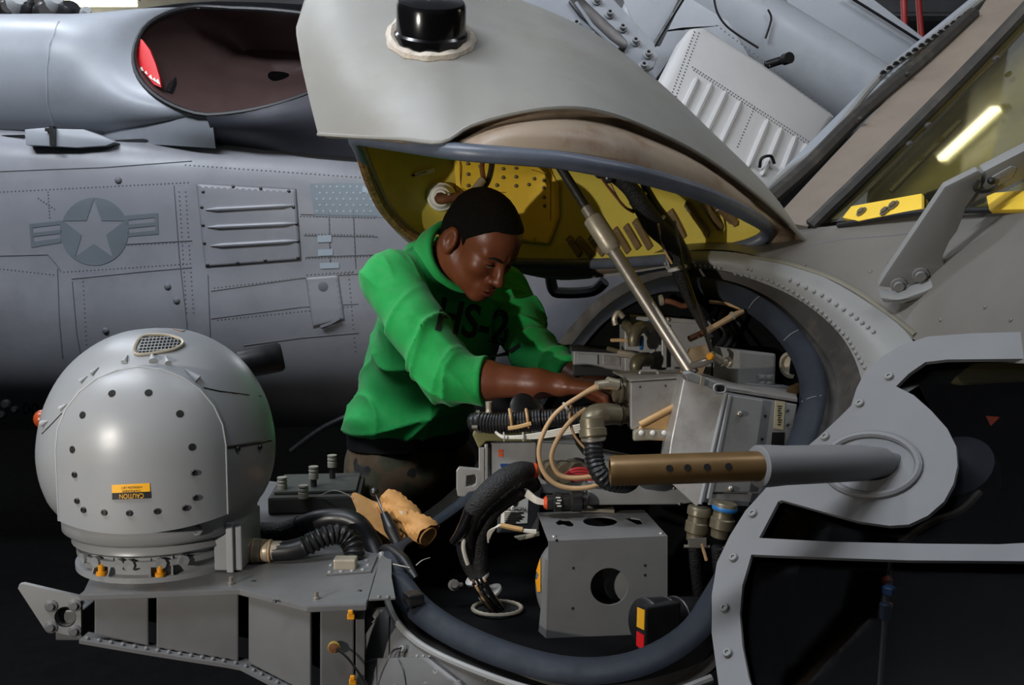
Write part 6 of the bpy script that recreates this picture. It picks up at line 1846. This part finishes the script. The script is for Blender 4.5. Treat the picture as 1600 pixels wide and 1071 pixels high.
# joints
RS, LS_ = W(611, 437, 2.20), W(785, 455, 2.47)
RE, RWR = W(700, 590, 2.02), W(874, 602, 1.96)
LE, LWR = W(830, 550, 2.30), W(905, 592, 2.16)
NB = W(682, 420, 2.31)
CH, BE, PV = W(690, 505, 2.37), W(650, 610, 2.42), W(640, 705, 2.44)
FX = V((0.70, -0.71, 0)).normalized()
LX = V((FX.y, -FX.x, 0)) * -1.0          # towards his left
TM = np.array([tuple(LX), tuple(FX), (0, 0, 1)]).T
lean = V((FX.x * 0.25, FX.y * 0.25, 1)).normalized()


def torso_sdf(p, g):
    d = s_ell(p, CH, (0.175 + g, 0.108 + g, 0.205 + g), TM)
    d = smin(d, s_ell(p, BE, (0.150 + g, 0.112 + g, 0.20 + g), TM), 0.08)
    d = smin(d, s_ell(p, PV, (0.160 + g, 0.118 + g, 0.16 + g), TM), 0.06)
    d = smin(d, s_cap(p, NB + V((-0.01, 0.01, -0.03)), RS, 0.062 + g, 0.060 + g), 0.06)
    d = smin(d, s_cap(p, NB + V((0.0, 0.0, -0.04)), LS_, 0.060 + g, 0.060 + g), 0.06)
    return d


def hand_chains(w, hd, side, bend, spread=1.0):
    """palm and five finger chains; side = direction of the thumb across the palm"""
    hd = hd.normalized()
    side = (side - hd * side.dot(hd)).normalized()
    up = side.cross(hd)
    if up.z < 0:
        up = -up
    ch = []
    palm_a = w + hd * 0.018
    palm_b = w + hd * 0.075
    for k, (o, ln, r) in enumerate(((-0.030, 0.78, 0.0078), (-0.010, 0.95, 0.0086), (0.011, 1.0, 0.0088), (0.031, 0.93, 0.0086))):
        b = w + hd * (0.078 - 0.006 * abs(k - 2)) + side * o * spread
        root = w + hd * 0.035 + side * o * 0.75
        a1, a2, a3 = bend[k]
        pts = [root, b]
        for ang, L in ((a1, 0.043 * ln), (a1 + a2, 0.027 * ln), (a1 + a2 + a3, 0.022 * ln)):
            dr = hd * math.cos(ang) - up * math.sin(ang) + side * o * 0.8
            pts.append(pts[-1] + dr.normalized() * L)
        ch.append((pts, [0.011, r * 1.08, r, r * 0.92, r * 0.78]))
    tb = w + hd * 0.022 + side * 0.026
    tpts = [w + hd * 0.012 + side * 0.012, tb]
    for ang, L in ((0.75, 0.036), (0.45, 0.030), (0.3, 0.024)):
        dr = hd * math.cos(ang) + side * math.sin(ang) - up * 0.45
        tpts.append(tpts[-1] + dr.normalized() * L)
    ch.append((tpts, [0.014, 0.013, 0.0105, 0.0095, 0.008]))
    return palm_a, palm_b, side, up, ch


RH = hand_chains(RWR, V((1, -0.10, -0.06)), V((0.1, 1, 0.0)), ((0.5, 0.7, 0.5), (0.4, 0.65, 0.5), (0.3, 0.55, 0.4), (0.2, 0.5, 0.35)))
LH = hand_chains(LWR, V((0.85, -0.5, -0.08)), V((-0.4, -0.9, 0.0)), ((0.5, 0.7, 0.5), (0.4, 0.6, 0.5), (0.35, 0.5, 0.4), (0.3, 0.4, 0.35)))


def hand_sdf(p, H):
    pa, pb, sd, up, ch = H
    d = None
    for o in (-0.026, -0.009, 0.009, 0.025):
        e = s_cap(p, pa + sd * o * 0.7, pb + sd * o, 0.0145, 0.0125)
        d = e if d is None else smin(d, e, 0.012)
    for pts, rs in ch:
        d = smin(d, s_chain(p, pts, rs, 0.004), 0.0045)
    return d


def body_sdf(p):
    d = head_sdf(p)
    d = smin(d, s_chain(p, [hl(0, -0.035, -0.01), hl(0, -0.030, -0.075), NB + V((0.0, 0.0, -0.02))], [0.058, 0.055, 0.062], 0.03), 0.025)
    d = smin(d, torso_sdf(p, -0.022), 0.04)
    d = smin(d, s_chain(p, [RS, RS.lerp(RE, 0.45), RE], [0.046, 0.043, 0.036]), 0.03)
    r = s_chain(p, [RE, RE.lerp(RWR, 0.32), RE.lerp(RWR, 0.8), RWR], [0.036, 0.0395, 0.028, 0.0245])
    d = smin(d, smin(r, hand_sdf(p, RH), 0.014), 0.015)
    d = smin(d, s_chain(p, [LS_, LS_.lerp(LE, 0.45), LE], [0.046, 0.043, 0.036]), 0.03)
    l = s_chain(p, [LE, LE.lerp(LWR, 0.32), LE.lerp(LWR, 0.8), LWR], [0.036, 0.039, 0.028, 0.0245])
    d = smin(d, smin(l, hand_sdf(p, LH), 0.014), 0.015)
    return d


MAN = thing('person', 'man in green long-sleeved shirt bending over the open equipment bay, hands among the cables', 'person', (PV.x, PV.y, 0))
SKIN = mat('brown_skin', (116, 64, 40), 0.42, var=0.1, scale=24, stain=(92, 52, 34), samt=0.4, sscale=14, bump=0.12, bscale=350)
SHIRT = mat('green_cloth', (6, 152, 66), 0.82, var=0.06, scale=22, bump=0.25, bscale=600, sheen=0.15)
HAIRM = mat('black_hair', (15, 12, 11), 0.75, var=0.5, scale=230, bump=1.0, bscale=420, stain=(60, 44, 36), samt=0.3, sscale=300, spec=0.15)
CAMO = mat('camouflage_cloth', (62, 60, 42), 0.85, var=0.1, scale=20, two=[((84, 66, 46), 11, 0.46, 0.5), ((30, 32, 24), 9, 0.55, 0.58), ((22, 20, 18), 14, 0.6, 0.62)])
BELT = mat('belt_black', (18, 17, 17), 0.5)
LIP = mat('lip', (112, 56, 46), 0.42)
BROW = mat('brow_black', (16, 12, 10), 0.7)

lo = (-0.48, 1.78, 0.92)
hi = (0.30, 2.68, 1.72)
bv2 = isosurf(body_sdf, lo, hi, 0.0034)
body = add('body', bv2, SKIN, MAN, 0, fixn=False)
body.data.polygons.foreach_set('use_smooth', [True] * len(body.data.polygons))


# hair cap
def hair_sdf(p):
    q = (p - A3(HC)) @ HM / HS
    y, z = q[:, 1], q[:, 2]
    c = smin(s_ell(q, (0, -0.006, 0.052), (0.076, 0.096, 0.083)), s_ell(q, (0, 0.045, 0.045), (0.064, 0.056, 0.060)), 0.03)
    c = smin(c, s_cap(q, (0, -0.06, 0.0), (0, -0.05, -0.06), 0.05, 0.045), 0.03)
    n = 0.0010 * np.sin(q[:, 0] * 900) * np.sin(y * 870 + 1) * np.sin(z * 910 + 2)
    h = np.interp(y, [-0.12, -0.06, -0.028, -0.012, 0.008, 0.02, 0.024, 0.05, 0.07, 0.09, 0.12], [-0.052, -0.048, -0.022, 0.03, 0.022, 0.004, 0.03, 0.062, 0.088, 0.094, 0.10])
    return smax(c - 0.0042 + n, (h - z) * 0.7, 0.004)


hv = isosurf(hair_sdf, A3(HC) - 0.19, A3(HC) + 0.19, 0.0032)
hr = add('hair', hv, HAIRM, MAN, 0, fixn=False, label='close-cropped black hair')
hr.data.polygons.foreach_set('use_smooth', [True] * len(hr.data.polygons))
# brows, lash lines, lips
FTREE = BVHTree.FromPolygons(bv2[0], bv2[1])


def face_at(x, z, off):
    o = hl(x, 0.25, z)
    p, n, i, dd = FTREE.ray_cast(o, -HF)
    return p + n * off if n.dot(HF) > 0 else p - n * off


for s in (-1, 1):
    add('eyebrow', sweep([face_at(s * x, z, 0.001) for x, z in ((0.014, 0.025), (0.024, 0.029), (0.036, 0.031), (0.048, 0.027))], [0.002, 0.0034, 0.0032, 0.0014], 8), BROW, MAN)
    add('eye', sweep([face_at(s * x, z, 0.0006) for x, z in ((0.020, 0.005), (0.027, 0.0025), (0.034, 0.002), (0.043, 0.005))], [0.0008, 0.0021, 0.0021, 0.0008], 8), mat('eye_white', (150, 140, 130), 0.3) if s == 1 else MATS['eye_white'] if 'eye_white' in MATS else BROW, MAN)
    add('eyelashes', sweep([face_at(s * x, z, 0.0016) for x, z in ((0.019, 0.0072), (0.027, 0.0066), (0.035, 0.0066), (0.045, 0.0072))], [0.0008, 0.0014, 0.0014, 0.0008], 6), BROW, MAN)
add('lips', [sweep([face_at(x, z, 0.0004) for x, z in ((-0.021, -0.064), (-0.010, -0.059), (0, -0.0600), (0.010, -0.059), (0.021, -0.064))], [0.001, 0.0038, 0.0036, 0.0038, 0.001], 8),
             sweep([face_at(x, z, 0.0004) for x, z in ((-0.020, -0.066), (-0.010, -0.0715), (0, -0.073), (0.010, -0.0715), (0.020, -0.066))], [0.001, 0.0044, 0.005, 0.0044, 0.001], 8)], LIP, MAN)

# shirt with folds
CUFF = RE.lerp(RWR, 0.355)
CUFD = (RWR - RE).normalized()
LCUF = LE.lerp(LWR, 0.85)
LCUD = (LWR - LE).normalized()


def along_axis(p, a, b):
    a, b = A3(a), A3(b)
    ab = b - a
    return ((p - a) @ ab) / (ab @ ab)


_fr = np.random.RandomState(11)


def folds(p, axes, n, lo_, hi_, seed, warp=0.6):
    """sharp-ridged cloth folds whose crests run across the given directions"""
    r = np.random.RandomState(seed)
    o = np.zeros(len(p))
    w = np.sin(p @ r.uniform(-9, 9, 3) + 1) * warp + np.sin(p @ r.uniform(-14, 14, 3)) * warp
    for i in range(n):
        a = A3(axes[i % len(axes)]) + r.normal(0, 0.22, 3)
        k = r.uniform(lo_, hi_)
        ph = r.uniform(0, 6.28)
        env = 0.5 + 0.5 * np.sin(p @ r.uniform(-16, 16, 3) + r.uniform(0, 6.28))
        sn = np.sin(p @ a * k + ph + w * 1.5)
        o += (1 - np.abs(sn)) ** 3 * env
    return o / n - 0.083


def shirt_sdf(p):
    d = torso_sdf(p, 0.004)
    # hem bulges a little over the belt
    hem = W(640, 672, 2.42)
    d = smin(d, s_ell(p, hem + V((0, 0, 0.035)), (0.172, 0.132, 0.06), TM), 0.05)
    d = smax(d, (hem.z + 0.02 * (p[:, 0] + 0.25) * -6.0 * 0.25) - p[:, 2], 0.008)
    # diagonal folds from neck over the chest, vertical ones under the arm
    u = (p - A3(CH)) @ A3(LX)
    v = p[:, 2] - CH.z
    fold = -0.045 * folds(p, [LX * 0.8 + V((0, 0, 0.6)), LX + V((0, 0, 0.15))], 4, 22, 40, 5) * np.clip((v + 0.12) / 0.2, 0, 1)
    fold += -0.035 * folds(p, [LX * 0.7 - V((0, 0, 0.7)), LX + V((0, 0, 0.2))], 4, 14, 26, 8) * np.clip((0.10 - v) / 0.2, 0, 1)
    d = d + fold
    # sleeves
    t = along_axis(p, RS, RE)
    s = along_axis(p, RE, RWR)
    ra = s_chain(p, [RS + V((0.0, 0.0, -0.005)), RS.lerp(RE, 0.5), RE], [0.068, 0.064, 0.057], 0.03)
    rf = s_cap(p, RE, RE.lerp(RWR, 0.5), 0.057, 0.053)
    rf = smax(rf, (p - A3(CUFF)) @ A3(CUFD), 0.006)
    r = smin(ra, rf, 0.025)
    ax1, ax2 = (RE - RS).normalized(), (RWR - RE).normalized()
    wr = -0.07 * folds(p, [ax2, ax2 * 0.8 + V((0, 0, 0.5)), ax2 * 0.8 - V((0, 0, 0.5))], 5, 26, 48, 21) * np.clip((s + 0.35) / 0.35, 0, 1) * np.clip((0.36 - s) * 12, 0.3, 1)
    wr += -0.045 * folds(p, [ax1 * 0.5 + V((0, 0, 0.8)), ax1 * 0.6 + V((0.6, 0, 0.3))], 4, 16, 30, 33) * np.clip((t - 0.1) / 0.3, 0, 1) * np.clip(1.0 - s * 4, 0, 1)
    r = r + wr
    d = smin(d, r, 0.018)
    la = s_chain(p, [LS_, LS_.lerp(LE, 0.5), LE], [0.066, 0.062, 0.055], 0.03)
    lf = smax(s_cap(p, LE, LE.lerp(LWR, 0.95), 0.053, 0.042), (p - A3(LCUF)) @ A3(LCUD), 0.006)
    l = smin(la, lf, 0.025) - 0.04 * folds(p, [(LE - LS_).normalized(), (LWR - LE).normalized()], 4, 22, 42, 44)
    d = smin(d, l, 0.018)
    # turtle neck collar
    nd = (hl(0, -0.03, -0.06) - NB).normalized()
    q = p - A3(NB + nd * 0.046 + V((0.012, -0.012, 0.006)))
    h = q @ A3(nd)
    rad = np.linalg.norm(q - h[:, None] * A3(nd), axis=1)
    col = np.sqrt((rad - 0.082) ** 2 + np.maximum(np.abs(h) - 0.024, 0) ** 2) - 0.0095
    d = smin(d, col, 0.012)
    return d


sv = isosurf(shirt_sdf, (-0.5, 1.86, 1.0), (0.28, 2.7, 1.62), 0.0042)
sh = add('shirt', sv, SHIRT, MAN, 0, fixn=False, label='bright green long-sleeved shirt with black letters')
sh.data.polygons.foreach_set('use_smooth', [True] * len(sh.data.polygons))
ST_ = BVHTree.FromPolygons(sv[0], sv[1])
SPRINT = mat('shirt_print', (16, 22, 16), 0.8)
text_on('shirt_letters', 'HS-2', ST_, 738, 505, 74, SPRINT, sh, (1, 0.22), 0.0016, sx=0.78, bold=0.022)
decal('shirt_mark', [[(788, 552), (812, 536), (813, 542), (790, 558)]], ST_, 0.0016, SPRINT, sh, 6)
decal('shirt_mark', [[(789, 516), (795, 513), (793, 533), (787, 536)]], ST_, 0.0016, SPRINT, sh, 6)
p_ = CUFF
# trousers, belt, boots
HPR, HPL = PV - LX * 0.085 + V((0, 0, -0.06)), PV + LX * 0.085 + V((0, 0, -0.06))
KR, KL = HPR + FX * 0.03 + V((0, 0, -0.40)), HPL + FX * 0.10 + V((0, 0, -0.40))
AR_, AL_ = V((HPR.x, HPR.y, 0.10)) - LX * 0.03, V((HPL.x, HPL.y, 0.10)) + FX * 0.05 + LX * 0.02


def trouser_sdf(p):
    d = s_ell(p, PV + V((0, 0, -0.03)), (0.165, 0.122, 0.15), TM)
    for h_, k_, a_ in ((HPR, KR, AR_), (HPL, KL, AL_)):
        d = smin(d, s_chain(p, [h_, k_, a_ + V((0, 0, 0.03))], [0.098, 0.075, 0.068], 0.03), 0.05)
    d = smax(d, p[:, 2] - (PV.z + 0.065), 0.006)
    d = smax(d, 0.10 - p[:, 2], 0.006)
    return d + 0.004 * np.sin(p[:, 2] * 45 + 3 * np.sin(p[:, 0] * 20) + p[:, 1] * 18)


tv = isosurf(trouser_sdf, (-0.55, 2.1, 0.06), (0.2, 2.8, 1.15), 0.0075)
tr = add('trousers', tv, CAMO, MAN, 0, fixn=False, label='dark woodland camouflage trousers')
tr.data.polygons.foreach_set('use_smooth', [True] * len(tr.data.polygons))
bp_ = [PV + V((0, 0, 0.04)) + LX * (0.168 * math.cos(a)) + FX * (0.126 * math.sin(a)) for a in [2 * math.pi * k / 40 for k in range(40)]]
add('belt', loft([[p + V((0, 0, z)) + (p - PV).normalized() * o for p in bp_ + [bp_[0]]] for z, o in ((-0.018, 0), (-0.018, 0.004), (0.018, 0.004), (0.018, 0), (-0.018, 0))]), BELT, MAN)
for a_ in (AR_, AL_):
    def boot_sdf(p, a_=a_):
        d = s_cap(p, V((a_.x, a_.y, 0.20)), V((a_.x, a_.y, 0.07)), 0.055, 0.052)
        d = smin(d, s_ell(p, V((a_.x, a_.y, 0.045)) + FX * 0.075, (0.052, 0.125, 0.055), TM), 0.04)
        return smax(d, 0.004 - p[:, 2], 0.005)
    bvx = isosurf(boot_sdf, (a_.x - 0.25, a_.y - 0.28, -0.02), (a_.x + 0.25, a_.y + 0.2, 0.28), 0.0085)
    bt = add('boot', bvx, BELT, MAN, 0, fixn=False)
    bt.data.polygons.foreach_set('use_smooth', [True] * len(bt.data.polygons))
